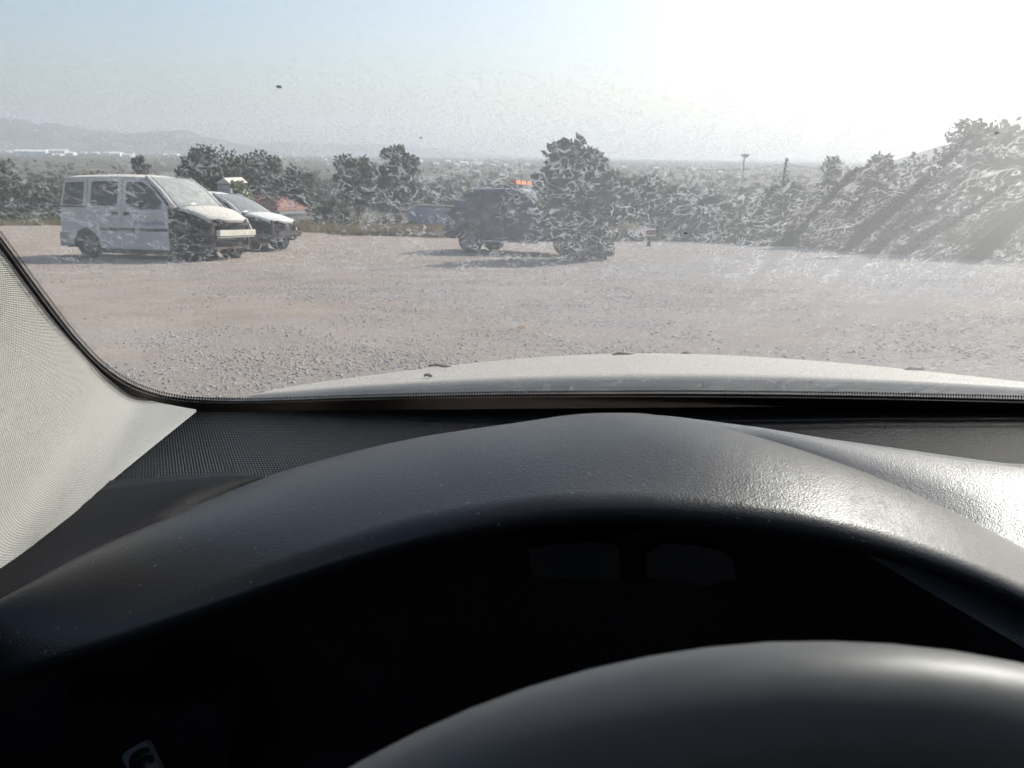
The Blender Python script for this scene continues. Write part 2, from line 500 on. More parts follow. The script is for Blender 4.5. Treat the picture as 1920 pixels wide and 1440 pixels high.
# ------------------------------------------------------------------ mountains
def mountain_material():
    m, nt, b = _nt('mountain_scrub')
    ge = N(nt, 'ShaderNodeNewGeometry')
    no = N(nt, 'ShaderNodeTexNoise', i_Scale=0.004, i_Detail=8.0); nt.links.new(ge.outputs['Position'], no.inputs['Vector'])
    nt.links.new(ramp(nt, no.outputs[0], [(0.35, (0.06, 0.065, 0.05)), (0.65, (0.17, 0.15, 0.12))]), b.inputs['Base Color'])
    b.inputs['Roughness'].default_value = 1.0
    return m
M['mountain'] = mountain_material()
def mountain(name, prof, dist, depth, label, seed):
    prof = [(a, c) for a, c in prof]
    pxs = np.linspace(prof[0][0], prof[-1][0], 260)
    pys = np.interp(pxs, [p[0] for p in prof], [p[1] for p in prof])
    crest = np.array([at(a, c, dist) for a, c in zip(pxs, pys)])
    n = len(pxs); rows = 22
    P = np.zeros((rows, n, 3))
    for k in range(rows):
        t = (k / (rows - 1)) * 2 - 1           # -1 near foot, 0 crest, 1 far foot
        hgt = (1 - abs(t)) ** 1.25
        y = dist + t * depth
        x = crest[:, 0] * (1 + 0.0 * t)
        base = -62 + 0 * x
        z = base + (crest[:, 2] - base) * hgt
        rough = (vnoise(x, y + 0 * x, 0.0035, seed) - 0.5) * 110 * hgt * min(1, abs(t) * 4)
        P[k] = np.stack([x, y + 0 * x, z + rough], -1)
    V = P.reshape(-1, 3)
    i = np.arange(rows - 1)[:, None]; j = np.arange(n - 1)[None]
    Fm = np.stack([i * n + j, i * n + j + 1, (i + 1) * n + j + 1, (i + 1) * n + j], -1).reshape(-1, 4)
    o = fast_mesh(name, V, Fm, M['mountain'], smooth=True)
    tag(o, label, 'mountain', kind='structure')
mountain('mountains', [(-900, 240), (-500, 215), (-200, 222), (0, 216), (40, 219), (64, 229), (76, 231), (88, 225), (103, 226), (117, 233),
         (143, 234), (160, 240), (182, 240), (204, 240), (223, 245), (247, 247), (268, 245), (300, 243), (325, 242), (343, 239), (354, 242), (367, 252),
         (400, 255), (433, 265), (467, 272), (520, 282), (560, 292), (600, 302)], 6600, 1500, 'jagged blue hazy mountain range on the left of the horizon', 31)
mountain('hills', [(380, 285), (440, 272), (500, 265), (533, 263), (583, 267), (633, 271), (700, 268), (760, 272), (830, 279), (900, 287), (1000, 293), (1100, 297),
         (1250, 299), (1400, 300), (1600, 301), (1900, 306), (2300, 312), (2700, 318)], 9000, 900, 'faint low hill range far behind the mountains, nearly lost in haze', 47)

# ------------------------------------------------------------------ trees
def leaf_cloud(centres, radii, per, size, aspect=0.55, squash=0.8):
    """centres (n,3), radii (n,) -> small folded leaf quads on and in each clump."""
    n = len(centres)
    k = np.repeat(np.arange(n), per)
    d = rng.normal(size=(n * per, 3)); d /= np.linalg.norm(d, axis=1)[:, None]
    rr = rng.uniform(0.35, 1.12, n * per) ** 0.6
    c = centres[k] + d * (rr * radii[k])[:, None] * np.array([1, 1, squash])
    t = rng.normal(size=(n * per, 3)) + d * 0.6 + np.array([0, 0, 0.25]); t /= np.linalg.norm(t, axis=1)[:, None]
    u = np.cross(t, rng.normal(size=(n * per, 3))); u /= np.linalg.norm(u, axis=1)[:, None]
    s = size * rng.uniform(0.55, 1.35, n * per)
    a = t * s[:, None]; b = u * (s * aspect)[:, None]
    V = np.stack([c - a, c + b, c + a, c - b], 1).reshape(-1, 3)
    Fq = np.arange(n * per * 4).reshape(-1, 4)
    return V, Fq

def tree(name, label, base, h, w, mat='pine', low=0.25, top=1.0, clumps=60, per=55, leaf=0.13, shape='round', group=None, cat='tree', lean=0.0):
    root = empty(name, base)
    tag(root, label, cat, group)
    # trunk and limbs
    mb = MB()
    tw = max(0.03, 0.045 * h) * (0.5 if cat == 'shrub' else 1)
    th = h * (low + 0.35)
    tp = [(0, 0, -0.15), (rnd.uniform(-.03, .03) * h, rnd.uniform(-.03, .03) * h, th * 0.5), (lean * h * 0.5, 0, th), (lean * h, 0, h * 0.82)]
    mb.tube(tp, [tw, tw * 0.8, tw * 0.55, tw * 0.2], 7)
    # clump centres in the crown
    cs = []
    tries = 0
    while len(cs) < clumps and tries < clumps * 40:
        tries += 1
        q = np.array([rnd.uniform(-1, 1), rnd.uniform(-1, 1), rnd.uniform(0, 1)])
        zz = q[2]
        if shape == 'round': lim = math.sqrt(max(0, 1 - (2 * zz - 1) ** 2)) * 0.95 + 0.05
        elif shape == 'umbrella': lim = (0.35 + 0.65 * min(1, zz * 1.6)) * math.sqrt(max(0, 1 - max(0, (zz - 0.6) / 0.4) ** 2))
        elif shape == 'cone': lim = (1 - zz) * 0.9 + 0.12
        elif shape == 'bush': lim = math.sqrt(max(0, 1 - zz ** 2)) * 0.95
        else: lim = 1.0
        rr = math.hypot(q[0], q[1])
        if rr > lim: continue
        if rr < lim * 0.35 and rnd.random() < 0.6: continue
        cs.append((q[0] * w / 2 * 0.86, q[1] * w / 2 * 0.86, h * (low + (top - low) * (0.06 + 0.86 * zz))))
    cs = np.array(cs)
    cs[:, 0] += lean * h * 0.5 * np.clip(cs[:, 2] / h, 0, 1)
    rad_ = rng.uniform(0.09, 0.19, len(cs)) * (w * 0.6 + h * (top - low) * 0.4)
    for c in cs[rng.permutation(len(cs))[:max(6, len(cs) // 6)]]:
        z0 = min(th, max(h * low * 0.7, c[2] * 0.55))
        mb.tube([(lean * z0 * 0.4, 0, z0), (c[0] * 0.55, c[1] * 0.55, (z0 + c[2]) * 0.52), tuple(c)], [tw * 0.35, tw * 0.22, tw * 0.08], 5)
    mb.build('trunk', M['bark'], root, True)
    Vc, Fc = leaf_cloud(cs, rad_, per, leaf)
    fast_mesh('crown', Vc, Fc, M[mat], root)
    return root

def tree_at(name, label, px, d, top_py, wpx, **kw):
    if d < 60: d *= 1.13                       # distances were paced on a flatter lot
    p = at(px, top_py, d)
    z0 = float(ground_z(p[0], p[1]))
    h = p[2] - z0
    dist = np.linalg.norm(p - CAM)
    return tree(name, label, (p[0], p[1], z0), h, wpx * d / F / math.cos(PITCH) * 1.14, **kw)

TR = [
 # name, label, px, dist, top, width, options
 ('pine_tree', 'dark pine behind the white van, left of the row with ragged top', 392, 44, 275, 112, dict(mat='pine', shape='umbrella', low=.25, clumps=60, per=60)),
 ('pine_tree', 'broad dark pine above the red tiled roof', 478, 47, 281, 105, dict(mat='pine', shape='umbrella', low=.2, clumps=60, per=60)),
 ('pine_tree', 'smaller dark pine right of the red tiled roof', 552, 46, 304, 66, dict(mat='pine', shape='round', low=.1, clumps=44, per=55)),
 ('shrub', 'yellow green bush between pale gable and red tiled roof', 444, 41, 332, 52, dict(mat='lime', shape='bush', low=.3, clumps=26, per=40, cat='shrub')),
 ('conifer', 'dark pointed conifer cut by the left edge of the photo', 2, 52, 284, 56, dict(mat='pine', shape='cone', low=.05, clumps=60, per=50)),
 ('small_tree', 'small lone round topped tree above the white van roof', 260, 110, 283, 24, dict(mat='far', shape='umbrella', low=.35, clumps=24, per=30, leaf=.3)),
 ('small_tree', 'low dark tree standing left of the lone round topped tree', 205, 95, 318, 24, dict(mat='far', shape='round', low=.2, clumps=20, per=26, leaf=.28)),
 ('pine_tree', 'left and lower of the twin pines mid photo', 664, 40, 286, 70, dict(mat='pine', shape='umbrella', low=.3, clumps=55, per=60)),
 ('pine_tree', 'tall narrow pine, taller of the twin pines mid photo', 744, 40, 260, 64, dict(mat='pine', shape='round', low=.28, clumps=70, per=60)),
 ('shrub', 'pale scrubby shrub left of the twin pines', 618, 42, 372, 70, dict(mat='scrub', shape='bush', low=.05, clumps=34, per=45, cat='shrub')),
 ('shrub', 'pale scrubby shrub between the twin pines and the low blue grey box', 795, 41, 372, 60, dict(mat='scrub', shape='bush', low=.05, clumps=30, per=45, cat='shrub')),
 ('shrub', 'round shrub left of the navy car, above the blue grey box', 838, 37, 378, 50, dict(mat='scrub', shape='bush', low=.05, clumps=28, per=45, cat='shrub')),
 ('olive_tree', 'large round crowned dark tree standing before the bonnet of the navy car', 1082, float(lot(1085, 487)[1]) / 1.13, 262, 140, dict(mat='olive', shape='round', low=.22, clumps=120, per=75, leaf=.10)),
 ('shrub', 'dense bush at the foot of the large round crowned tree', 1100, float(lot(1100, 488)[1]) / 1.13, 400, 88, dict(mat='olive', shape='bush', low=.0, clumps=70, per=70, leaf=.08, cat='shrub')),
 ('small_tree', 'narrow dark tree right against the large round crowned tree', 1158, 30, 318, 50, dict(mat='olive', shape='round', low=.1, clumps=40, per=50, leaf=.11)),
 ('small_tree', 'round topped tree, first clear of the large tree to its right', 1218, 31, 320, 68, dict(mat='olive', shape='round', low=.1, clumps=50, per=50, leaf=.11)),
 ('shrub', 'mid hedge shrub under the gap left of the lamp post', 1272, 31, 348, 66, dict(mat='scrub', shape='bush', low=.0, clumps=40, per=50, cat='shrub')),
 ('shrub', 'narrow upright hedge shrub left of the lamp post', 1325, 30, 342, 52, dict(mat='olive', shape='bush', low=.0, clumps=40, per=50, cat='shrub')),
 ('shrub', 'low hedge shrub directly below the lamp post', 1385, 29, 368, 74, dict(mat='scrub', shape='bush', low=.0, clumps=42, per=50, cat='shrub')),
 ('shrub', 'domed dark hedge shrub below the utility pole', 1468, 28, 333, 96, dict(mat='olive', shape='bush', low=.0, clumps=64, per=55, cat='shrub')),
 ('shrub', 'pale scrubby bush right of the domed hedge shrub', 1530, 27, 372, 70, dict(mat='scrub', shape='bush', low=.0, clumps=40, per=50, cat='shrub')),
 ('small_tree', 'spiky topped tree at the left end of the right hand tree bank', 1572, 26, 292, 66, dict(mat='olive', shape='round', low=.05, clumps=56, per=55, leaf=.11)),
 ('small_tree', 'second tree of the right hand bank with two raised tufts', 1638, 25, 276, 76, dict(mat='olive', shape='round', low=.05, clumps=60, per=55, leaf=.11)),
 ('small_tree', 'third tree of the right hand bank, lower and below a roof line', 1706, 24, 288, 84, dict(mat='olive', shape='round', low=.0, clumps=60, per=55, leaf=.10)),
 ('shrub', 'wide bush in front of the dark roof at right', 1772, 22.5, 312, 104, dict(mat='olive', shape='bush', low=.0, clumps=66, per=55, leaf=.10, cat='shrub')),
 ('olive_tree', 'tallest tree of the right hand bank against white sky', 1858, 23, 212, 140, dict(mat='olive', shape='round', low=.1, clumps=110, per=70, leaf=.10)),
 ('olive_tree', 'big tree cut by the right edge of the photo', 1960, 21.5, 216, 150, dict(mat='olive', shape='round', low=.05, clumps=100, per=70, leaf=.10)),
 ('shrub', 'dark ground hugging bush at lower right of the tree bank', 1845, 20.5, 388, 150, dict(mat='olive', shape='bush', low=.0, clumps=70, per=60, leaf=.09, cat='shrub')),
 ('shrub', 'ground hugging bush beside the white plastic bag', 1670, 22.5, 396, 120, dict(mat='olive', shape='bush', low=.0, clumps=56, per=60, leaf=.09, cat='shrub')),
 ('shrub', 'low bush at the foot of the spiky topped tree', 1590, 24.5, 392, 100, dict(mat='scrub', shape='bush', low=.0, clumps=46, per=55, leaf=.09, cat='shrub')),
 ('small_tree', 'hazy tree on the slope left of the white van', 60, 70, 345, 80, dict(mat='far', shape='round', low=.1, clumps=40, per=40, leaf=.25)),
 ('small_tree', 'hazy tree on the slope right of the twin pines', 905, 80, 352, 60, dict(mat='far', shape='round', low=.1, clumps=40, per=36, leaf=.25)),
]
for (nm, lb, px, d, tp, wp, kw) in TR:
    tree_at(nm, lb, px, d, tp, wp, **kw)

# far wood that reads as one mass
def far_wood():
    n = 5200
    az = rng.uniform(-0.72, 0.72, n)
    r = np.exp(rng.uniform(math.log(130), math.log(4200), n))
    x = r * np.sin(az); y = r * np.cos(az)
    keep = (vnoise(x, y, 0.008, 41) * 0.6 + vnoise(x, y, 0.03, 42) * 0.4) > 0.36 + 0.10 * np.clip((r - 900) / 900, 0, 1)
    x, y, r = x[keep], y[keep], r[keep]; n = len(x)
    h = rng.uniform(2.0, 5.0, n)
    z = ground_z(x, y)
    wd = h * rng.uniform(0.7, 1.5, n)
    kk = 5
    cs = np.repeat(np.stack([x, y, z + h * 0.5], -1), kk, 0)
    cs = cs + rng.uniform(-1, 1, (n * kk, 3)) * np.repeat(np.stack([wd * .32, wd * .32, h * .25], -1), kk, 0)
    rd = np.repeat(h, kk) * rng.uniform(0.25, 0.42, n * kk)
    V, Fq = leaf_cloud(cs, rd, 9, 1.0)
    s = np.repeat(np.repeat(h, kk) * 0.16, 9)
    Vq = V.reshape(-1, 4, 3); c = Vq.mean(1, keepdims=True)
    Vq = c + (Vq - c) * s[:, None, None]
    o = fast_mesh('far_wood', Vq.reshape(-1, 3), Fq, M['far'])
    tag(o, 'hazy wooded plain reaching to the horizon behind the lot', 'woodland', kind='stuff')
far_wood()

# dry scrub and grass along the lot edge
EDGE = [(-200, 412), (0, 414), (110, 418), (560, 434), (640, 441), (760, 443), (860, 446), (1000, 447), (1180, 450), (1300, 452), (1500, 464), (1700, 478), (1920, 488), (2200, 500)]
def edge_strip(name, mat, label, cat, n, blade, depth, xr):
    px = rng.uniform(xr[0], xr[1], n)
    py = np.interp(px, [e[0] for e in EDGE], [e[1] for e in EDGE])
    V = []
    for a, b in zip(px, py):
        p = lot(a, b)
        k = 1 + depth * rng.uniform(0, 1) ** 1.5
        V.append(p[:2] * k)
    V = np.array(V)
    x, y = V[:, 0], V[:, 1]
    keep = vnoise(x, y, 0.5, 77) > rng.uniform(0.15, 0.7, n)
    x, y = x[keep], y[keep]; n = len(x)
    z = ground_z(x, y)
    kk = 7
    X = np.repeat(x, kk) + rng.normal(0, .07, n * kk); Y = np.repeat(y, kk) + rng.normal(0, .07, n * kk); Z = np.repeat(z, kk)
    hh = blade * rng.uniform(.5, 1.4, n * kk)
    lx, ly = rng.normal(0, .3, n * kk) * hh, rng.normal(0, .3, n * kk) * hh
    wd = 0.012
    a = np.stack([X - wd, Y, Z - .02], -1); b = np.stack([X + wd, Y, Z - .02], -1); c = np.stack([X + lx, Y + ly, Z + hh], -1)
    o = fast_mesh(name, np.stack([a, b, c], 1).reshape(-1, 3), np.arange(n * kk * 3).reshape(-1, 3), M[mat])
    tag(o, label, cat, kind='stuff')
edge_strip('dry_grass', 'drygrass', 'dry yellow grass along the far edge of the lot', 'grass', 11000, 0.42, 0.40, (-150, 1250))
edge_strip('green_weeds', 'scrub', 'low green weeds mixed into the lot edge', 'weeds', 6000, 0.35, 0.5, (-150, 2100))
for k, (px, d, tp, wp, lb) in enumerate([
    (600, 38, 402, 44, 'low scrub bush right of the silver hatchback'), (650, 37, 408, 56, 'low scrub bush under the left twin pine'),
    (715, 37, 406, 60, 'low scrub bush under the tall twin pine'), (775, 36.5, 412, 50, 'low scrub bush before the blue grey box, left'),
    (830, 36, 414, 46, 'low scrub bush before the blue grey box, by the navy car'),
    (40, 56, 384, 80, 'low green bush on the bank left of the white van'), (95, 56, 388, 50, 'low green bush touching the rear of the white van')]):
    tree_at('scrub_bush', lb, px, d, tp, wp, mat='scrub', shape='bush', low=0.0, clumps=26, per=42, leaf=.10, cat='shrub', group='scrub bushes along the lot edge')

# ------------------------------------------------------------------ far town
def plain_hit(px, py):
    for d in np.geomspace(150, 4600, 260):
        p = at(px, py, d)
        if p[2] <= float(ground_z(p[0], p[1])): return d
    return 4600.0
def building(px, py, d, wpx, hpx, label, wall='white_wall', roof='pale', depth=None, rz=None, sink=4.0):
    d = plain_hit(px, py); p = at(px, py, d); p[2] = float(ground_z(p[0], p[1]))
    wdt = wpx * d / F; hgt = max(2.2, hpx * d / F * .6)
    dep = depth or hgt * 4.0
    root = empty('building', (p[0], p[1], p[2]), rnd.uniform(-.3, .3) if rz is None else rz)
    tag(root, label, 'building', 'pale buildings of the far town')
    MB().box((0, 0, (hgt - sink) / 2), (wdt, dep, hgt + sink)).build('wall', M[wall], root)
    ridge = hgt + .5 + dep / 2 * math.tan(R(17))
    a, b_ = wdt / 2 * 1.03, dep / 2 * 1.05
    MB().add([(-a, -b_, hgt), (a, -b_, hgt), (a, b_, hgt), (-a, b_, hgt), (-a, 0, ridge), (a, 0, ridge)],
             [(0, 1, 5, 4), (2, 3, 4, 5), (0, 4, 3), (1, 2, 5), (0, 3, 2, 1)]).build('roof', M['tile_roof' if roof == 'tile' else 'white_wall'], root)
    return root
same = 'small pale building in the hazy far town'
building(60, 290, 2600, 50, 9, 'long low white hall, largest of the far town at left')
building(108, 288, 2700, 36, 8, 'second long white hall of the far town, right of the largest')
building(218, 293, 2500, 16, 8, 'bright white block below the mountains, left of the lone tree')
building(135, 291, 2300, 12, 6, 'bright small white block right of the second long hall')
building(244, 294, 2300, 12, 5, 'white block touching the lone round topped tree on its left')
for px, py, wpx, hpx in [(15, 279, 8, 4), (155, 280, 10, 4), (180, 279, 8, 4), (178, 288, 14, 4), (200, 281, 12, 4), (228, 284, 6, 4), (248, 284, 7, 4), (95, 291, 12, 4),
                         (112, 293, 12, 5), (30, 287, 8, 4), (305, 287, 8, 4), (330, 292, 9, 4), (522, 296, 10, 3), (553, 295, 8, 3), (600, 296, 9, 3), (610, 301, 6, 3),
                         (788, 304, 7, 4), (818, 309, 9, 4), (840, 306, 10, 5), (856, 311, 8, 4), (870, 309, 14, 6), (896, 310, 15, 5), (925, 312, 9, 4), (948, 312, 8, 4), (930, 305, 8, 3),
                         (978, 308, 7, 3), (990, 312, 8, 4), (1170, 316, 8, 3), (1230, 318, 10, 3), (1300, 321, 8, 3), (1450, 318, 10, 3), (1510, 322, 12, 3), (1350, 326, 8, 3)]:
    building(px, py, rnd.uniform(2200, 3200), wpx, hpx, same, wall=rnd.choice(['white_wall', 'white_wall', 'cream_wall']), roof=rnd.choice(['pale', 'pale', 'pale', 'pale', 'tile']))

# ------------------------------------------------------------------ houses just past the lot
def red_roof_house():
    d = 51.0
    A = at(509, 390, d)
    z0 = float(ground_z(A[0], A[1]))
    root = empty('house', (A[0], A[1], z0), R(-32))
    tag(root, 'small grey walled shed with red tiled roof beyond the silver hatchback', 'house')
    L, Wd, Hw = 3.6, 2.1, A[2] - z0
    MB().box((0, 0, Hw / 2 - 0.2), (L, Wd, Hw + 0.4)).build('wall', M['grey_wall'], root)
    MB().box((L / 2 + 0.03, 0, Hw - 0.14), (0.05, Wd * .96, 0.26)).build('fascia', M['white_wall'], root)
    rf = MB().add([(-L / 2 - .15, -Wd / 2 - .25, Hw - .02), (L / 2 + .15, -Wd / 2 - .25, Hw - .02), (L / 2 + .15, Wd / 2 + .25, Hw - .02), (-L / 2 - .15, Wd / 2 + .25, Hw - .02),
                   (-L / 2 - .1, 0, Hw + .72), (L / 2 - .6, 0, Hw + .72)], [(0, 1, 5, 4), (2, 3, 4, 5), (0, 4, 3), (1, 2, 5), (0, 3, 2, 1)]).build('roof', M['tile_roof'], root)
    n = 15                                     # tile courses, too small to pick apart singly
    mb = MB()
    for k in range(n):
        t = k / (n - 1); x = -L / 2 - .1 + t * (L + .1)
        top = min(1.0, (L / 2 + .15 - x) / 0.75)
        for s in (-1, 1):
            mb.tube([(x, s * (Wd / 2 + .27), Hw + .0), (x, s * (Wd / 2 + .25) * (1 - top), Hw + .74 * top)], 0.05, 6)
    tag(mb.build('tile_rows', M['tile_roof'], rf, True), kind='stuff')
    MB().box((-0.3, -Wd / 2 - .02, Hw * .45), (0.7, .05, Hw * .8)).build('door', M['dark_void'], root)
red_roof_house()
def gable(px, py, d, wpx, hpx, label, rz):
    A = at(px, py, d); z0 = float(ground_z(A[0], A[1])); wd = wpx * d / F; hg = A[2] - z0; ap = hpx * d / F
    root = empty('shed', (A[0], A[1], z0), rz)
    tag(root, label, 'shed')
    MB().box((0, 0.9, hg / 2 - .2), (wd, 1.8, hg + .4)).build('wall', M['grey_wall'], root)
    a = wd / 2 + .08
    MB().add([(-a, -.12, hg), (a, -.12, hg), (a, 1.95, hg), (-a, 1.95, hg), (0.1, -.12, hg + ap), (0.1, 1.95, hg + ap)],
             [(0, 1, 4), (3, 5, 2), (1, 2, 5, 4), (3, 0, 4, 5), (0, 3, 2, 1)]).build('roof', M['cream_wall'], root)
gable(419, 344, 47.5, 26, 10, 'pale gabled shed roof among the pines behind the hatchback', R(-10))
gable(452, 366, 47, 22, 6, 'small pale shed roof touching the left end of the red roof', R(14))

def blue_box():
    A = at(772, 412, 41); B = at(862, 413, 40)
    z0 = float(ground_z(A[0], A[1])); zt = at(800, 388, 40.5)[2]
    root = empty('trailer_box', (*(A[:2] + B[:2]) / 2, z0), math.atan2(B[1] - A[1], B[0] - A[0]))
    tag(root, 'long low blue grey box between the scrub and the navy car', 'trailer')
    L = float(np.linalg.norm(B[:2] - A[:2])) + .5; Hh = max(.7, zt - z0)
    MB().box((0, 0.6, Hh / 2 + .12), (L, 1.2, Hh - .24)).build('body', M['blue_sheet'], root)
    MB().box((0, 0.6, Hh + .025), (L + .06, 1.28, .05)).build('top_rail', M['black_trim'], root)
    for k in range(7):
        MB().box((-L / 2 + .15 + k * (L - .3) / 6, -.015, Hh / 2 + .12), (.05, .03, Hh - .3)).build('rib', M['blue_sheet'], root)
    for sx in (-.6, .6):
        MB().lathe([(0.0, -.1), (.2, -.1), (.24, -.05), (.24, .05), (.2, .1), (0.0, .1)], 'y', (sx, .15, .22), 16).build('wheel', M['rubber'], root, True)
blue_box()

def dark_roof():
    d = 30.0
    A = at(1690, 322, d); B = at(1850, 272, d)
    z0 = float(ground_z(A[0], A[1]))
    root = empty('barn', (A[0], A[1], z0)); tag(root, 'low dark roofed shed mostly hidden behind the right hand trees', 'shed')
    a = np.array(A) - [A[0], A[1], z0]; b = np.array(B) - [A[0], A[1], z0]
    MB().add([a + [0, -.3, -.06], b + [0, -.3, -.06], b + [0, 3, -.06], a + [0, 3, -.06], a + [0, -.3, .04], b + [0, -.3, .04], b + [0, 3, .04], a + [0, 3, .04]],
             [(0, 1, 2, 3), (7, 6, 5, 4), (0, 4, 5, 1), (1, 5, 6, 2), (2, 6, 7, 3), (3, 7, 4, 0)]).build('roof', M['galv'], root)
    MB().box((b[0] / 2 + .1, 1.4, a[2] / 2 - .2), (b[0] - .1, 2.6, a[2] + .1)).build('wall', M['grey_wall'], root)
dark_roof()

# ------------------------------------------------------------------ poles and wires
def pole_base(px, py, d):
    p = at(px, py, d); return p, float(ground_z(p[0], p[1]))
def lamp_post():
    d = 62; top, z0 = pole_base(1396, 291, d); bot = at(1391, 352, d)
    root = empty('lamp_post', (top[0], top[1], z0)); tag(root, 'thin lamp post with small flat head rising above the hedge', 'lamp post')
    h = top[2] - z0
    MB().tube([(-.02, 0, -.2), (0, 0, h * .5), (.0, 0, h - .05)], [.07, .06, .045], 8).build('post', M['pole'], root, True)
    MB().box((.05, 0, h), (.52, .30, .16)).box((.05, 0, h - .12), (.34, .22, .10)).build('lamp_head', M['galv'], root)
lamp_post()
def utility_pole():
    d = 58; top, z0 = pole_base(1475, 296, d)
    root = empty('utility_pole', (top[0], top[1], z0)); tag(root, 'weathered utility pole with brackets and cables right of the lamp post', 'utility pole')
    h = top[2] - z0
    MB().tube([(-.25, 0, -.2), (-.1, 0, h * .6), (0, 0, h)], [.11, .10, .08], 8).build('post', M['pole'], root, True)
    for zz, s in ((.15, .12), (.55, .10), (1.15, .13)):
        MB().lathe([(0, -.09), (s, -.09), (s * 1.2, 0), (s, .09), (0, .09)], 'z', (-.02 * zz, -.12, h - zz), 10).build('insulator', M['galv'], root, True)
    MB().box((.12, -.05, h - .9), (.55, .08, .07)).build('bracket', M['galv'], root)
    T = np.array([top[0], top[1], 0])
    for (qx, qy, dd, zz) in ((1310, 318, 66, .35), (1310, 335, 62, 1.15), (1590, 312, 50, .35), (1590, 322, 50, 1.15)):
        e = at(qx, qy, dd) - np.array([top[0], top[1], z0])
        s = np.array([0, -.1, h - zz]); pts = []
        for k in range(13):
            t = k / 12; p = s * (1 - t) + e * t; p[2] -= 0.9 * t * (1 - t)
            pts.append(p)
        MB().tube(pts, 0.016, 5).build('cable', M['wire'], root, True)
utility_pole()

# ------------------------------------------------------------------ vehicles
def poly_panel(name, outline, holes, wfun, side, mat, parent, thick=0.03):
    """flat outline (x,z) with holes, laid onto the body side y = side*wfun(x,z)."""
    loops = [[Vector((x, z, 0)) for x, z in outline]] + [[Vector((x, z, 0)) for x, z in h] for h in holes]
    tris = tessellate_polygon(loops)
    pts = [p for l in loops for p in l]
    mb = MB(); nn = len(pts)
    vs = [(p.x, side * wfun(p.x, p.y), p.y) for p in pts] + [(p.x, side * (wfun(p.x, p.y) - thick), p.y) for p in pts]
    fs = []
    for t in tris:
        a, b, c = (pts[i] for i in t)
        cr = (b.x - a.x) * (c.y - a.y) - (b.y - a.y) * (c.x - a.x)
        t = tuple(t) if cr * side < 0 else tuple(reversed(t))
        fs.append(t); fs.append(tuple(nn + i for i in reversed(t)))
    o = 0
    for l in loops:
        m = len(l)
        for k in range(m):
            a, b = o + k, o + (k + 1) % m
            fs.append((a, b, nn + b, nn + a))
        o += m
    return mb.add(vs, fs).build(name, mat, parent)

def dens(pts, step=0.12):                      # add points along an outline so that it follows a bowed side
    out = []
    for k, p in enumerate(pts):
        q = pts[(k + 1) % len(pts)]
        n = max(1, int(math.hypot(q[0] - p[0], q[1] - p[1]) / step))
        out += [(p[0] + (q[0] - p[0]) * t / n, p[1] + (q[1] - p[1]) * t / n) for t in range(n)]
    return out
def rounded(pts, r=0.06, n=4):
    out = []
    m = len(pts)
    for k in range(m):
        p = Vector(pts[k]); a = Vector(pts[k - 1]); b = Vector(pts[(k + 1) % m])
        u = (a - p); v = (b - p); rr = min(r, u.length * .45, v.length * .45)
        s = p + u.normalized() * rr; e = p + v.normalized() * rr
        for i in range(n + 1):
            t = i / n
            q = s * (1 - t) ** 2 + p * 2 * t * (1 - t) + e * t * t
            out.append((q.x, q.y))
    return out
def arc(cx, cz, r, a0, a1, n=9):
    return [(cx + r * math.cos(R(a0 + (a1 - a0) * k / n)), cz + r * math.sin(R(a0 + (a1 - a0) * k / n))) for k in range(n + 1)]

def wheel(parent, x, y, r, side, wd=0.18, rim='steel'):
    root = MB().lathe([(r * .60, -wd / 2), (r * .93, -wd / 2), (r, -wd * .32), (r, wd * .32), (r * .93, wd / 2), (r * .60, wd / 2)], 'y', (x, y, r), 28).build('wheel', M['rubber'], parent, True)
    MB().lathe([(0.0, side * wd * .34), (r * .16, side * wd * .36), (r * .22, side * wd * .2), (r * .5, side * wd * .24), (r * .62, side * wd * .44), (r * .62, -side * wd * .4)], 'y', (x, y, r), 24).build('rim', M[rim], root, True)
    return root

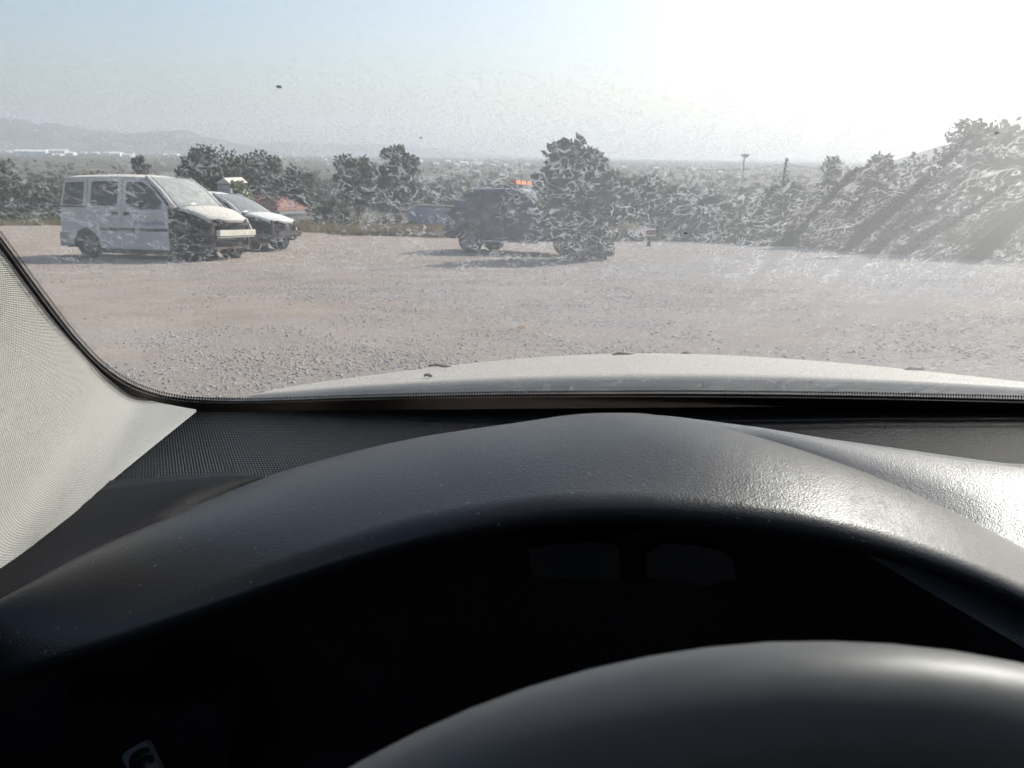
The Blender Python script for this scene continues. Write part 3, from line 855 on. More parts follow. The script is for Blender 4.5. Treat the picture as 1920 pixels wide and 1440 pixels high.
def stripped_car(name, label, loc, rz, C):
    """A car whose bumper, headlights and near front wing are gone."""
    root = empty(name, loc, rz)
    tag(root, label, C['cat'])
    P = M[C['paint']]
    W0, WR, zb, zr = C['W'], C['WR'], C['belt'], C['roof']
    def wf(x, z):
        t = np.interp(z, [0.1, 0.3, 0.6, zb, zr], [W0 - .05, W0 - .01, W0, W0 - .02, WR])
        return float(t) - 0.05 * max(0, (x - C['fd'][1]) / .9) ** 2 - 0.04 * max(0, (0.5 - x) / .5) ** 2
    rx, fx, wr = C['rear_axle'], C['front_axle'], C['wr']
    q0, q1 = C['quarter']; s0, s1 = C['mid']; f0, f1 = C['fd']
    ar = wr + .07
    for side in (-1, 1):
        z_q = lambda x: wr + math.sqrt(max(0, ar * ar - (x - rx) ** 2))
        a_end = math.degrees(math.acos(min(1, (q1 - rx) / ar)))
        out = [(q0, .33), (q0, zb), (C['tail_x'], C['tail_z']), (q1, zr - .05), (q1, z_q(q1))] + arc(rx, wr, ar, a_end, 180)[1:] + [(rx - ar, .30)]
        poly_panel('rear_quarter', dens(out), [rounded(C['hole_q'], .05)], wf, side, P, root)
        a0 = math.degrees(math.acos(min(1, (s0 - rx) / ar)))
        out = [(s1, .24), (s1, zr - .03), (s0, zr - .045), (s0, z_q(s0))] + (arc(rx, wr, ar, a0, 0)[1:] if s0 < rx + ar else []) + [(max(s0, rx + ar), .24)]
        dr = poly_panel('sliding_door' if C['cat'] == 'van' else 'rear_door', dens(out), [rounded(C['hole_m'], .07)], wf, side, P, root)
        hz = C['handle_z']
        MB().box((s1 - .16, side * (wf(s1, hz) + .012), hz), (.17, .03, .075)).build('handle', M['black_trim'], dr)
        out = [(f0, .24), (f0, zr - .03), (C['a_top'] - .05, zr - .045), (f1, C['cowl_z'] + .04), (f1, .24)]
        dr = poly_panel('front_door', dens(out), [rounded(C['hole_f'], .07)], wf, side, P, root)
        MB().box((f0 + .16, side * (wf(f0, hz) + .012), hz), (.17, .03, .075)).build('handle', M['black_trim'], dr)
        for a, b in ((s0 + .3 if s0 < rx + ar else s0, s1), (f0, f1)):
            MB().box(((a + b) / 2, side * (W0 + .006), C['strip_z']), (b - a - .04, .03, .06)).build('rub_strip', M['black_trim'], root)
        for hole in ('hole_q', 'hole_m', 'hole_f'):
            poly_panel('side_window', rounded([(x, z) for x, z in C[hole]], .05), [], lambda x, z: wf(x, z) - .018, side, M['side_glass'], root, .006)
        if C['cat'] == 'van':
            MB().box(((q0 + q1) / 2 + .03, side * (wf(.5, zb) + .008), zb + .015), (q1 - q0 - .1, .03, .03)).build('door_track', M['black_trim'], root)
        # A pillar
        MB().tube([(C['a_top'] - .02, side * (WR - .03), zr - .03), ((C['a_top'] + C['cowl_x']) / 2, side * (WR + .03), (zr + C['cowl_z']) / 2 + .02), (C['cowl_x'], side * (W0 - .07), C['cowl_z'])], .045, 8).build('windscreen_pillar', P, root, True)
        # sill and rear bumper corner
        MB().box(((rx + ar + f1) / 2, side * (W0 - .09), .2), (f1 - rx - ar, .1, .12)).build('sill', M['black_trim'], root)
        MB().box((q0 + .12, side * (W0 - .1), .42), (.34, .16, .3)).build('bumper_corner', M[C['bumper']], root)
    # roof
    Pn = []
    xs = np.linspace(C['tail_x'] - .02, C['a_top'] + .02, 12)
    for x in xs:
        row = []
        for t in np.linspace(-1, 1, 15):
            edge = zr - .06 + 0.02 * math.sin((x - xs[0]) / (xs[-1] - xs[0]) * math.pi)
            row.append((x, t * (WR + .005), edge + .085 * (1 - abs(t) ** 2.6) - .05 * max(0, (x - C['a_top'] + .5) / .5) ** 2))
        Pn.append(row)
    rf = grid_obj('roof', Pn, P, root, True, .03, 1.0)
    MB().tube([(C['a_top'] - .3, 0, zr + .02), (C['a_top'] - .42, 0, zr + .10)], [.012, .006], 6).build('aerial', M['black_trim'], rf)
    # windscreen, bowed
    Pn = []
    for s in np.linspace(0, 1, 7):
        row = []
        for t in np.linspace(-1, 1, 13):
            hw = (WR - .05) * (1 - s) + (W0 - .10) * s
            x = C['a_top'] * (1 - s) + C['cowl_x'] * s + .10 * (1 - t * t)
            z = (zr - .03) * (1 - s) + C['cowl_z'] * s + .05 * math.sin(s * math.pi)
            row.append((x, t * hw, z))
        Pn.append(row)
    grid_obj('windscreen', Pn, M[C['wglass']], root, True, .006)
    MB().tube([(C['cowl_x'] + .05, -W0 + .12, C['cowl_z'] + .0), (C['cowl_x'] + .13, 0, C['cowl_z'] + .005), (C['cowl_x'] + .05, W0 - .12, C['cowl_z'] + .0)], .03, 6).build('cowl', M['black_trim'], root)
    # bonnet
    Pn = []
    hx0, hx1 = C['cowl_x'] + .10, C['hood_x']
    for s in np.linspace(0, 1, 12):
        row = []
        for t in np.linspace(-1, 1, 17):
            hw = (W0 - .06) - .14 * s ** 2
            z = C['cowl_z'] + .01 - (C['cowl_z'] - C['hood_z']) * (s ** 1.4) + .05 * (1 - t * t) - .05 * max(0, abs(t) - .82) / .18
            x = hx0 + (hx1 - hx0) * s - .16 * t * t * s + .06 * (1 - t * t) * (1 - s)
            if abs(t) > .78: z += .02 * math.sin(s * math.pi)
            row.append((x, t * hw, z))
        Pn.append(row)
    bn = grid_obj('bonnet', Pn, P, root, True, .025, 1.0)
    lip = [(hx1 - .16 * t * t + .01, t * (W0 - .20), C['hood_z'] - .02 + .05 * (1 - t * t) - (.10 if abs(t) < .35 else .10 * max(0, 1 - (abs(t) - .35) * 3))) for t in np.linspace(-1, 1, 15)]
    lip2 = [(hx1 - .16 * t * t, t * (W0 - .20), C['hood_z'] + .05 * (1 - t * t)) for t in np.linspace(-1, 1, 15)]
    grid_obj('front_lip', [lip2, lip], P, bn, True, .02)
    # far side wing kept, near side gone
    fo = [(f1 + .02, .24), (f1 + .02, C['cowl_z'] + .01), (hx1 - .25, C['hood_z'] - .02), (hx1 - .12, C['hood_z'] - .25)] + arc(fx, wr, ar, 20, 180)[0:] + [(fx - ar, .24)]
    poly_panel('front_wing', dens(fo), [], wf, 1, P, root)
    # crash beam, front legs, radiator frame, engine
    bx = hx1 + .02
    MB().box((bx, .02, C['beam_z']), (.09, 1.22, .12)).box((bx - .01, .02, C['beam_z'] - .085), (.06, 1.2, .035)).build('crash_beam', M[C['beam']], root)
    for s in (-1, 1):
        MB().box((bx - .45, s * .46, C['beam_z'] - .02), (.85, .08, .13)).build('chassis_leg', M['rust'], root)
        MB().lathe([(.0, .0), (.12, .0), (.14, -.12), (.16, -.4), (.0, -.4)], 'z', (fx, s * (W0 - .27), C['hood_z'] - .02), 14).build('strut_tower', M['engine'], root, True)
        MB().lathe([(ar, -.2), (ar, .0), (ar + .02, .12)], 'y', (fx, s * (W0 - .28), wr), 26).build('inner_arch', M['engine'], root, True)
    MB().box((bx - .14, 0, C['hood_z'] - .10), (.06, 1.25, .06)).box((bx - .14, 0, .3), (.06, 1.15, .06)).box((bx - .14, -.6, .55), (.05, .06, .55)).box((bx - .14, .6, .55), (.05, .06, .55)).build('radiator_frame', M['rust'], root)
    MB().box((bx - .22, .05, .5), (.05, .9, .42)).build('radiator', M['engine'], root)
    MB().box((bx - .58, -.08, .58), (.42, .62, .42), .05, .85).build('engine_block', M['engine'], root)
    MB().box((bx - .55, .42, .62), (.26, .2, .22)).build('battery', M['black_trim'], root)
    MB().tube([(bx - .3, -.3, .72), (bx - .42, -.5, .7), (bx - .6, -.55, .62), (bx - .75, -.4, .66)], .04, 8).build('hose', M['rubber'], root, True)
    MB().box((f1 + .05, 0, .62), (.04, 2 * W0 - .2, .78)).build('firewall', M['engine'], root)
    # floor, tailgate, seats, dashboard, steering
    MB().box(((q0 + f1) / 2, 0, .27), (f1 - q0 - .1, 2 * W0 - .2, .06)).build('floor_pan', M['engine'], root)
    MB().box((q0 + .02, 0, (zb + .35) / 2), (.05, 2 * W0 - .16, zb - .32)).build('tailgate', P, root)
    MB().add([(q0 + .01, -W0 + .1, zb), (q0 + .01, W0 - .1, zb), (C['tail_x'] + .0, WR - .08, zr - .12), (C['tail_x'] + .0, -WR + .08, zr - .12)], [(0, 1, 2, 3)]).build('rear_window', M['side_glass'], root)
    MB().box((f1 - .2, 0, zb - .13), (.35, 2 * W0 - .25, .2)).build('dashboard', M['black_trim'], root)
    for sx, sy in ((C['seat_x'], -.36), (C['seat_x'], .36), (C['seat_x'] - .95, -.34), (C['seat_x'] - .95, .34)):
        st = MB().box((sx, sy, .55), (.5, .5, .18)).build('seat', M['seat'], root)
        MB().box((sx - .27, sy, .92), (.16, .48, .66), 0, .85).build('backrest', M['seat'], st)
        MB().box((sx - .29, sy, 1.33), (.10, .26, .18), 0, .9).build('headrest', M['seat'], st)
    for x in (rx, fx):
        for s in (-1, 1):
            wheel(root, x, s * (W0 - .12), wr, s, rim='rust' if x == fx else 'steel')
    return root

VAN = dict(cat='van', paint='van_paint', W=.85, WR=.70, belt=1.12, roof=1.80, quarter=(.03, .80), mid=(.815, 1.745), fd=(1.76, 2.96), tail_x=.13, tail_z=1.71,
           rear_axle=.74, front_axle=3.30, wr=.30, hole_q=[(.10, 1.17), (.16, 1.65), (.71, 1.67), (.71, 1.17)], hole_m=[(.91, 1.15), (.91, 1.67), (1.64, 1.68), (1.64, 1.15)],
           hole_f=[(1.87, 1.20), (1.85, 1.67), (2.30, 1.66), (2.62, 1.47), (2.83, 1.24), (2.83, 1.09), (2.25, 1.09)], handle_z=.99, a_top=2.38, cowl_x=3.12, cowl_z=1.13,
           strip_z=.66, hood_x=4.02, hood_z=.90, beam_z=.62, beam='beam_white', bumper='galv', wglass='dusty_glass', seat_x=2.0)
HAT = dict(cat='hatchback', paint='hatch_paint', W=.82, WR=.60, belt=.97, roof=1.53, quarter=(.05, .85), mid=(.865, 1.66), fd=(1.675, 2.66), tail_x=.42, tail_z=1.44,
           rear_axle=.68, front_axle=3.10, wr=.29, hole_q=[(.40, 1.03), (.55, 1.36), (.80, 1.41), (.80, 1.03)], hole_m=[(.93, 1.01), (.93, 1.42), (1.58, 1.44), (1.58, 1.01)],
           hole_f=[(1.75, 1.01), (1.75, 1.44), (2.0, 1.42), (2.35, 1.21), (2.52, 1.01)], handle_z=.80, a_top=1.98, cowl_x=2.86, cowl_z=.98,
           strip_z=.5, hood_x=3.82, hood_z=.80, beam_z=.48, beam='engine', bumper='black_trim', wglass='grey_glass', seat_x=1.65)

# where the van stands (rear end on its centre line) and which way it points
ox, oy, h = -9.883, 18.927, R(-18.24)
def settle(o, C, h):
    # rest on the sloping lot: pitch and roll with the ground
    o.location.z = float(H(o.location.x, o.location.y)) + .0
    sl = -SLOPE
    o.rotation_euler = Matrix(((math.cos(h), -math.sin(h), 0), (math.sin(h), math.cos(h), 0), (0, 0, 1))).to_euler()
    up = Vector((0, SLOPE, 1)).normalized(); fw = Vector((math.cos(h), math.sin(h), 0)); fw = (fw - up * fw.dot(up)).normalized()
    lf = up.cross(fw)
    o.rotation_euler = Matrix((fw, lf, up)).transposed().to_euler()
van = stripped_car('van', 'dusty white passenger van stripped of its front wing, headlights and bumper', (ox, oy, 0), h, VAN)
settle(van, VAN, h)
# faded blue lettering on the front door (unreadable strokes)
mb = MB()
x = 2.12
for k in range(11):
    ww = rnd.uniform(.035, .06)
    z = .80 + .01 * math.sin(k)
    mb.box((x, -VAN['W'] - .002, z), (ww * .35, .004, rnd.uniform(.06, .1)))
    if rnd.random() < .7: mb.box((x + ww * .35, -VAN['W'] - .002, z + rnd.choice((-.035, 0, .035))), (ww * .6, .004, .02))
    x += ww + .022
mb.build('lettering', M['blue_print'], van)
# the hatchback stands behind the van, its nose further right
h2 = R(-14)
hat = stripped_car('hatchback', 'stripped silver hatchback with black open front, parked behind the white van', (-9.9, 23.2, 0), h2, HAT)
settle(hat, HAT, h2)

def navy_car():
    A = lot(883, 473); B = lot(1096, 481)
    h = math.atan2(B[1] - A[1], B[0] - A[0])
    rxx, fxx, wr, W0, WR = .78, 3.62, .36, .86, .70
    lx, ly = rxx, -(W0 - .12)
    ox = A[0] - (lx * math.cos(h) - ly * math.sin(h)); oy = A[1] - (lx * math.sin(h) + ly * math.cos(h))
    print('NAVY', float(np.linalg.norm(B - A)), math.degrees(h))
    root = empty('off_road_car', (ox, oy, 0), h)
    tag(root, 'dark navy off road car with orange light bar on its roof beside the round tree', 'car')
    P = M['navy_paint']
    zb, zr = 1.10, 1.74
    def wf(x, z): return float(np.interp(z, [.3, .6, zb, zr], [W0 - .03, W0, W0 - .03, WR])) - .05 * max(0, (x - 3.3) / .9) ** 2 - .05 * max(0, (.5 - x) / .5) ** 2
    ar = wr + .09
    hq = [(.50, 1.14), (.78, 1.60), (1.02, 1.62), (1.02, 1.14)]
    hm_ = [(1.14, 1.14), (1.14, 1.63), (1.78, 1.64), (1.78, 1.14)]
    hf = [(1.90, 1.14), (1.90, 1.64), (2.22, 1.62), (2.60, 1.30), (2.68, 1.12)]
    for s in (-1, 1):
        zq = lambda x: wr + math.sqrt(max(0, ar * ar - (x - rxx) ** 2))
        out = [(.05, .45), (.05, zb - .06), (.16, zb + .02), (.62, zr - .05), (1.08, zr - .02), (1.08, zq(1.08))] + arc(rxx, wr, ar, math.degrees(math.acos((1.08 - rxx) / ar)), 180)[1:] + [(rxx - ar, .45)]
        poly_panel('rear_quarter', dens(out), [rounded(hq, .05)], wf, s, P, root)
        out = [(1.84, .34), (1.84, zr - .01), (1.095, zr - .02), (1.095, zq(1.095))] + arc(rxx, wr, ar, math.degrees(math.acos((1.095 - rxx) / ar)), 0)[1:] + [(rxx + ar, .34)]
        dr = poly_panel('rear_door', dens(out), [rounded(hm_, .06)], wf, s, P, root)
        MB().box((1.68, s * (W0 + .0), .98), (.17, .035, .05)).build('handle', M['galv'], dr)
        out = [(1.855, .34), (1.855, zr - .01), (2.25, zr - .03), (2.86, 1.14), (2.86, .34)]
        dr = poly_panel('front_door', dens(out), [rounded(hf, .06)], wf, s, P, root)
        MB().box((2.0, s * (W0 + .0), .98), (.17, .035, .05)).build('handle', M['galv'], dr)
        MB().box((2.66, s * (W0 + .09), 1.17), (.11, .2, .17), 0, .85).build('mirror', M['galv'], dr)
        for hole in (hq, hm_, hf):
            poly_panel('side_window', rounded(hole, .05), [], lambda x, z: wf(x, z) - .02, s, M['side_glass'], root, .006)
        out = [(2.875, .34), (2.875, 1.12), (3.6, 1.07), (4.22, .96), (4.28, .50), (fxx + ar, .45)] + arc(fxx, wr, ar, 8, 172) + [(fxx - ar, .34)]
        poly_panel('front_wing', dens(out), [], wf, s, P, root)
        MB().tube([(2.24, s * (WR - .03), zr - .03), (2.94, s * (W0 - .08), 1.13)], .04, 8).build('windscreen_pillar', M['galv'], root, True)
        MB().box((4.25, s * .60, .86), (.08, .26, .17), 0, .9).build('headlight', M['dusty_glass'], root)
        MB().box((4.33, s * .58, .56), (.05, .2, .08)).build('fog_lamp', M['white_plastic'], root)
        MB().box((.06, s * (W0 - .13), .92), (.06, .14, .26)).build('tail_light', M['red_paint'], root)
        MB().box((2.0, s * (W0 - .03), .33), (1.6, .16, .05)).build('side_step', M['galv'], root)
        MB().tube([(.75, s * (WR - .06), zr + .06), (1.5, s * (WR - .06), zr + .08), (2.05, s * (WR - .06), zr + .06)], .018, 6).build('roof_rail', M['black_trim'], root)
        for x in (fxx, rxx): wheel(root, x, s * (W0 - .12), wr, s, .24)
    xs = np.linspace(.60, 2.27, 10)
    rows = [[(x, t * (WR + .01), zr - .05 + .075 * (1 - abs(t) ** 2.6) - .05 * max(0, (x - 1.9) / .4) ** 2 - .03 * max(0, (.9 - x) / .3) ** 2) for t in np.linspace(-1, 1, 13)] for x in xs]
    rf = grid_obj('roof', rows, P, root, True, .03, 1.0)
    lb = MB().box((1.95, 0, 1.83), (.24, 1.1, .05)).box((1.95, -.45, 1.79), (.1, .06, .06)).box((1.95, .45, 1.79), (.1, .06, .06)).build('light_bar', M['black_trim'], root)
    for y0, y1 in ((-.55, -.22), (-.17, .17), (.22, .55)):
        MB().box((1.95, (y0 + y1) / 2, 1.915), (.22, y1 - y0, .11), 0, .85).build('beacon_lens', M['orange_lens'], lb)
    rows = [[(2.25 + .70 * q + .09 * (1 - t * t), t * (WR - .05 + .10 * q), zr - .04 - .58 * q + .04 * math.sin(q * math.pi)) for t in np.linspace(-1, 1, 11)] for q in np.linspace(0, 1, 6)]
    grid_obj('windscreen', rows, M['side_glass'], root, True, .006)
    rows = [[(2.98 + 1.26 * q - .12 * t * t * q, t * (W0 - .07 - .08 * q * q), 1.13 - .15 * q ** 1.7 + .05 * (1 - t * t)) for t in np.linspace(-1, 1, 13)] for q in np.linspace(0, 1, 10)]
    grid_obj('bonnet', rows, P, root, True, .03, 1.0)
    gr = MB().box((4.24, 0, .85), (.06, .86, .2)).build('grille', M['black_trim'], root)
    for k in range(4): MB().box((4.28, 0, .78 + k * .047), (.03, .84, .014)).build('grille_bar', M['galv'], gr)
    MB().box((4.27, 0, .56), (.2, 1.62, .22), 0, .95).build('bumper', M['black_trim'], root)
    MB().box((4.385, 0, .56), (.01, .48, .10)).build('number_plate', M['white_plastic'], root)
    MB().box((.04, 0, .78), (.05, 1.56, .66)).build('tailgate', P, root)
    MB().add([(.14, -W0 + .12, zb + .02), (.14, W0 - .12, zb + .02), (.60, WR - .06, zr - .08), (.60, -WR + .06, zr - .08)], [(0, 1, 2, 3)]).build('rear_window', M['side_glass'], root)
    MB().box((.0, 0, .55), (.14, 1.6, .2)).build('rear_bumper', M['black_trim'], root)
    MB().box((1.6, 0, .42), (3.0, 1.5, .10)).build('floor_pan', M['engine'], root)
    MB().box((3.6, 0, .5), (1.1, .8, .35)).build('engine_block', M['engine'], root)
    MB().box((2.62, 0, 1.0), (.3, 1.45, .2)).build('dashboard', M['black_trim'], root)
    for sx, sy in ((2.05, -.37), (2.05, .37), (1.15, -.36), (1.15, .36)):
        st = MB().box((sx, sy, .66), (.5, .5, .18)).build('seat', M['seat'], root)
        MB().box((sx - .27, sy, 1.02), (.15, .48, .62), 0, .85).build('backrest', M['seat'], st)
        MB().box((sx - .29, sy, 1.42), (.1, .26, .17)).build('headrest', M['seat'], st)
    settle(root, None, h)
navy_car()

# ------------------------------------------------------------------ small things on the lot
def small_things():
    p = lot(1216, 462)
    root = empty('barrier', (p[0], p[1], float(H(p[0], p[1])))); tag(root, 'small red and white barrier board on a dark stand at the lot edge', 'barrier')
    MB().box((0, 0, .17), (.13, .12, .34), 0, .6).build('stand', M['black_trim'], root)
    MB().box((0, -.01, .37), (.44, .05, .04)).build('bottom_rail', M['white_plastic'], root)
    MB().box((0, -.01, .48), (.30, .05, .16)).build('board', M['red_paint'], root)
    MB().box((0, -.01, .59), (.44, .05, .03)).build('top_rail', M['white_plastic'], root)
    def blob(name, label, cat, px, py, sz, mat):
        p = lot(px, py); z = float(ground_z(p[0], p[1]))
        bm = bmesh.new(); bmesh.ops.create_icosphere(bm, subdivisions=3, radius=1.0)
        for v in bm.verts:
            k = 1 + .45 * (vnoise(v.co.x * 3 + px, v.co.y * 3 + v.co.z * 2, 1.0, 5) - .5) + .35 * (vnoise(v.co.z * 5, v.co.x * 5 + py, 1.0, 6) - .5)
            v.co = Vector((v.co.x * sz[0] * k, v.co.y * sz[1] * k, max(-.02, v.co.z * sz[2] * k)))
        me = bpy.data.meshes.new(name); bm.to_mesh(me); bm.free(); me.materials.append(mat)
        o = bpy.data.objects.new(name, me); COL.objects.link(o); o.location = (p[0], p[1], z + .02)
        tag(o, label, cat)
    blob('plastic_bag', 'crumpled white plastic bag at the foot of the right hand bushes', 'bag', 1718, 471, (.11, .09, .09), M['white_plastic'])
    blob('plastic_bag', 'crumpled dull white bag left of the brighter one by the bushes', 'bag', 1612, 467, (.10, .07, .06), M['cream_wall'])
    blob('rubble_heap', 'low pale heap of rubble on the gravel below the tree bank', 'rubble', 1552, 484, (.30, .2, .04), M['cream_wall'])
    q = lot(977, 619); z = float(ground_z(q[0], q[1])) + .02
    pts = [(-.045, .02, .0), (-.01, .035, .012), (.03, .03, .02), (.045, .005, .02), (.02, -.02, .012), (-.02, -.035, .0)]
    o = MB().tube(pts, .0055, 6).build('twist_of_straw', M['straw'], None, True); o.location = (q[0], q[1], z)
    tag(o, 'tiny bent orange strip lying on the gravel ahead of the bonnet', 'litter')
small_things()

# ------------------------------------------------------------------ own car, seen from the driver's seat
CAR = empty('car', (0, 0, 0))
tag(CAR, 'car whose dashboard, steering wheel and dirty windscreen fill the foreground', 'car')

def plastic(name, col, rough, grain=0.25, gscale=900.0, dust=0.0, voro=True, dist=0.0006):
    m, nt, b = _nt(name)
    tc = N(nt, 'ShaderNodeTexCoord')
    vo = N(nt, 'ShaderNodeTexVoronoi', i_Scale=gscale, feature='F1') if voro else N(nt, 'ShaderNodeTexNoise', i_Scale=gscale, i_Detail=3.0)
    nz = N(nt, 'ShaderNodeTexNoise', i_Scale=gscale * .45, i_Detail=3.0)
    wr_ = N(nt, 'ShaderNodeMix', data_type='VECTOR') if False else None
    nt.links.new(tc.outputs['Object'], vo.inputs['Vector']); nt.links.new(tc.outputs['Object'], nz.inputs['Vector'])
    hgt = math_(nt, 'ADD', vo.outputs[0], math_(nt, 'MULTIPLY', nz.outputs[0], .8))
    bp = N(nt, 'ShaderNodeBump', i_Strength=grain, i_Distance=dist)
    nt.links.new(hgt, bp.inputs['Height']); nt.links.new(bp.outputs[0], b.inputs['Normal'])
    b.inputs['Roughness'].default_value = rough
    b.inputs['Specular IOR Level'].default_value = .36
    bl = N(nt, 'ShaderNodeTexNoise', i_Scale=14.0, i_Detail=5.0, i_Roughness=0.6); nt.links.new(tc.outputs['Object'], bl.inputs['Vector'])
    c = ramp(nt, bl.outputs[0], [(.3, tuple(q * .85 for q in col)), (.7, tuple(q * 1.15 for q in col))])
    if dust:
        sp = N(nt, 'ShaderNodeTexVoronoi', i_Scale=170.0, feature='F1'); nt.links.new(tc.outputs['Object'], sp.inputs['Vector'])
        spec = ramp(nt, sp.outputs['Distance'], [(.06, (1, 1, 1)), (.16, (0, 0, 0))])
        rc = math_(nt, 'GREATER_THAN', N_color_r(nt, sp.outputs['Color']), .72)
        f = math_(nt, 'MULTIPLY', math_(nt, 'MULTIPLY', spec, rc), dust)
        c = mixc(nt, f, c, (.42, .40, .37))
    nt.links.new(c, b.inputs['Base Color'])
    return m
def N_color_r(nt, c):
    s = nt.nodes.new('ShaderNodeSeparateColor'); nt.links.new(c, s.inputs[0]); return s.outputs[0]
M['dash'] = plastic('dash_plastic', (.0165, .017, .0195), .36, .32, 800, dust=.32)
M['dash_glossy_lit'] = plastic('dash_plastic_painted_sun', (.045, .046, .048), .38, .36, 800, dust=.2)  # paler copy of the dash plastic, sun glare painted into its colour
M['dash_glossy_lit'].node_tree.nodes['Principled BSDF'].inputs['Specular IOR Level'].default_value = 1.0
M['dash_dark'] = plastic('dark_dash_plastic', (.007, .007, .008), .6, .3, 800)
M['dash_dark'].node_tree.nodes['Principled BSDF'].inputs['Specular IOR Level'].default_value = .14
M['wheel_leather'] = plastic('steering_wheel_cover', (.065, .065, .064), .45, .05, 500, voro=False)

def weave_material():
    m, nt, b = _nt('woven_pillar_cloth')
    uv = N(nt, 'ShaderNodeUVMap', uv_map='UVMap')
    sx = N(nt, 'ShaderNodeSeparateXYZ'); nt.links.new(uv.outputs[0], sx.inputs[0])
    nz = N(nt, 'ShaderNodeTexNoise', i_Scale=60.0, i_Detail=3.0); nt.links.new(uv.outputs[0], nz.inputs['Vector'])
    k = 2 * math.pi / .0040
    wob = math_(nt, 'MULTIPLY', nz.outputs[0], .5)
    u = math_(nt, 'SINE', math_(nt, 'ADD', math_(nt, 'MULTIPLY', sx.outputs[0], k), wob))
    v = math_(nt, 'SINE', math_(nt, 'ADD', math_(nt, 'MULTIPLY', sx.outputs[1], k * 1.15), wob))
    hgt = math_(nt, 'MULTIPLY', u, v)
    dots = ramp(nt, math_(nt, 'ADD', math_(nt, 'MULTIPLY', hgt, .5), .5), [(.10, (.12, .117, .106)), (.45, (.345, .337, .313)), (.9, (.43, .422, .395))])
    st = N(nt, 'ShaderNodeTexNoise', i_Scale=9.0, i_Detail=5.0); nt.links.new(uv.outputs[0], st.inputs['Vector'])
    nt.links.new(mixc(nt, .06, dots, ramp(nt, st.outputs[0], [(.35, (.38, .37, .34)), (.65, (.52, .515, .49))])), b.inputs['Base Color'])
    bp = N(nt, 'ShaderNodeBump', i_Strength=.55, i_Distance=.0008); nt.links.new(hgt, bp.inputs['Height']); nt.links.new(bp.outputs[0], b.inputs['Normal'])
    b.inputs['Roughness'].default_value = .9
    return m
M['weave'] = weave_material()

def rib_material():
    """ribbed dark insert of the dash below the glass: fine raised ribs with a cross weave"""
    m, nt, b = _nt('ribbed_dash_insert')
    uv = N(nt, 'ShaderNodeUVMap', uv_map='UVMap')
    sx = N(nt, 'ShaderNodeSeparateXYZ'); nt.links.new(uv.outputs[0], sx.inputs[0])
    k = 2 * math.pi / .0030
    u = math_(nt, 'SINE', math_(nt, 'MULTIPLY', sx.outputs[0], k))
    v = math_(nt, 'SINE', math_(nt, 'MULTIPLY', sx.outputs[1], k * .5))
    hgt = math_(nt, 'ADD', u, math_(nt, 'MULTIPLY', v, .35))
    nt.links.new(ramp(nt, math_(nt, 'ADD', math_(nt, 'MULTIPLY', u, .5), .5), [(.25, (.003, .003, .004)), (.75, (.018, .018, .019))]), b.inputs['Base Color'])
    bp = N(nt, 'ShaderNodeBump', i_Strength=.7, i_Distance=.0016); nt.links.new(hgt, bp.inputs['Height']); nt.links.new(bp.outputs[0], b.inputs['Normal'])
    b.inputs['Roughness'].default_value = .36
    b.inputs['Specular IOR Level'].default_value = .2
    return m
M['ribs'] = rib_material()

# --- windscreen plane: z = GZ0 - (y - GY0) * GS (relative to the camera)
GY0, GZ0, GS = .92, -.28, .625
def glass_pt(px, py, inset=0.0):
    d = ray(px, py)
    t = (GZ0 + GY0 * GS) / (d[2] + GS * d[1])
    p = CAM + d * t
    return p + np.array([0, -.5300, -.8480]) * inset
SL = math.hypot(1, GS)
def guv(p):                                   # metres on the glass: across, up the slope
    return (p[0], (1.10 - p[1]) * SL)

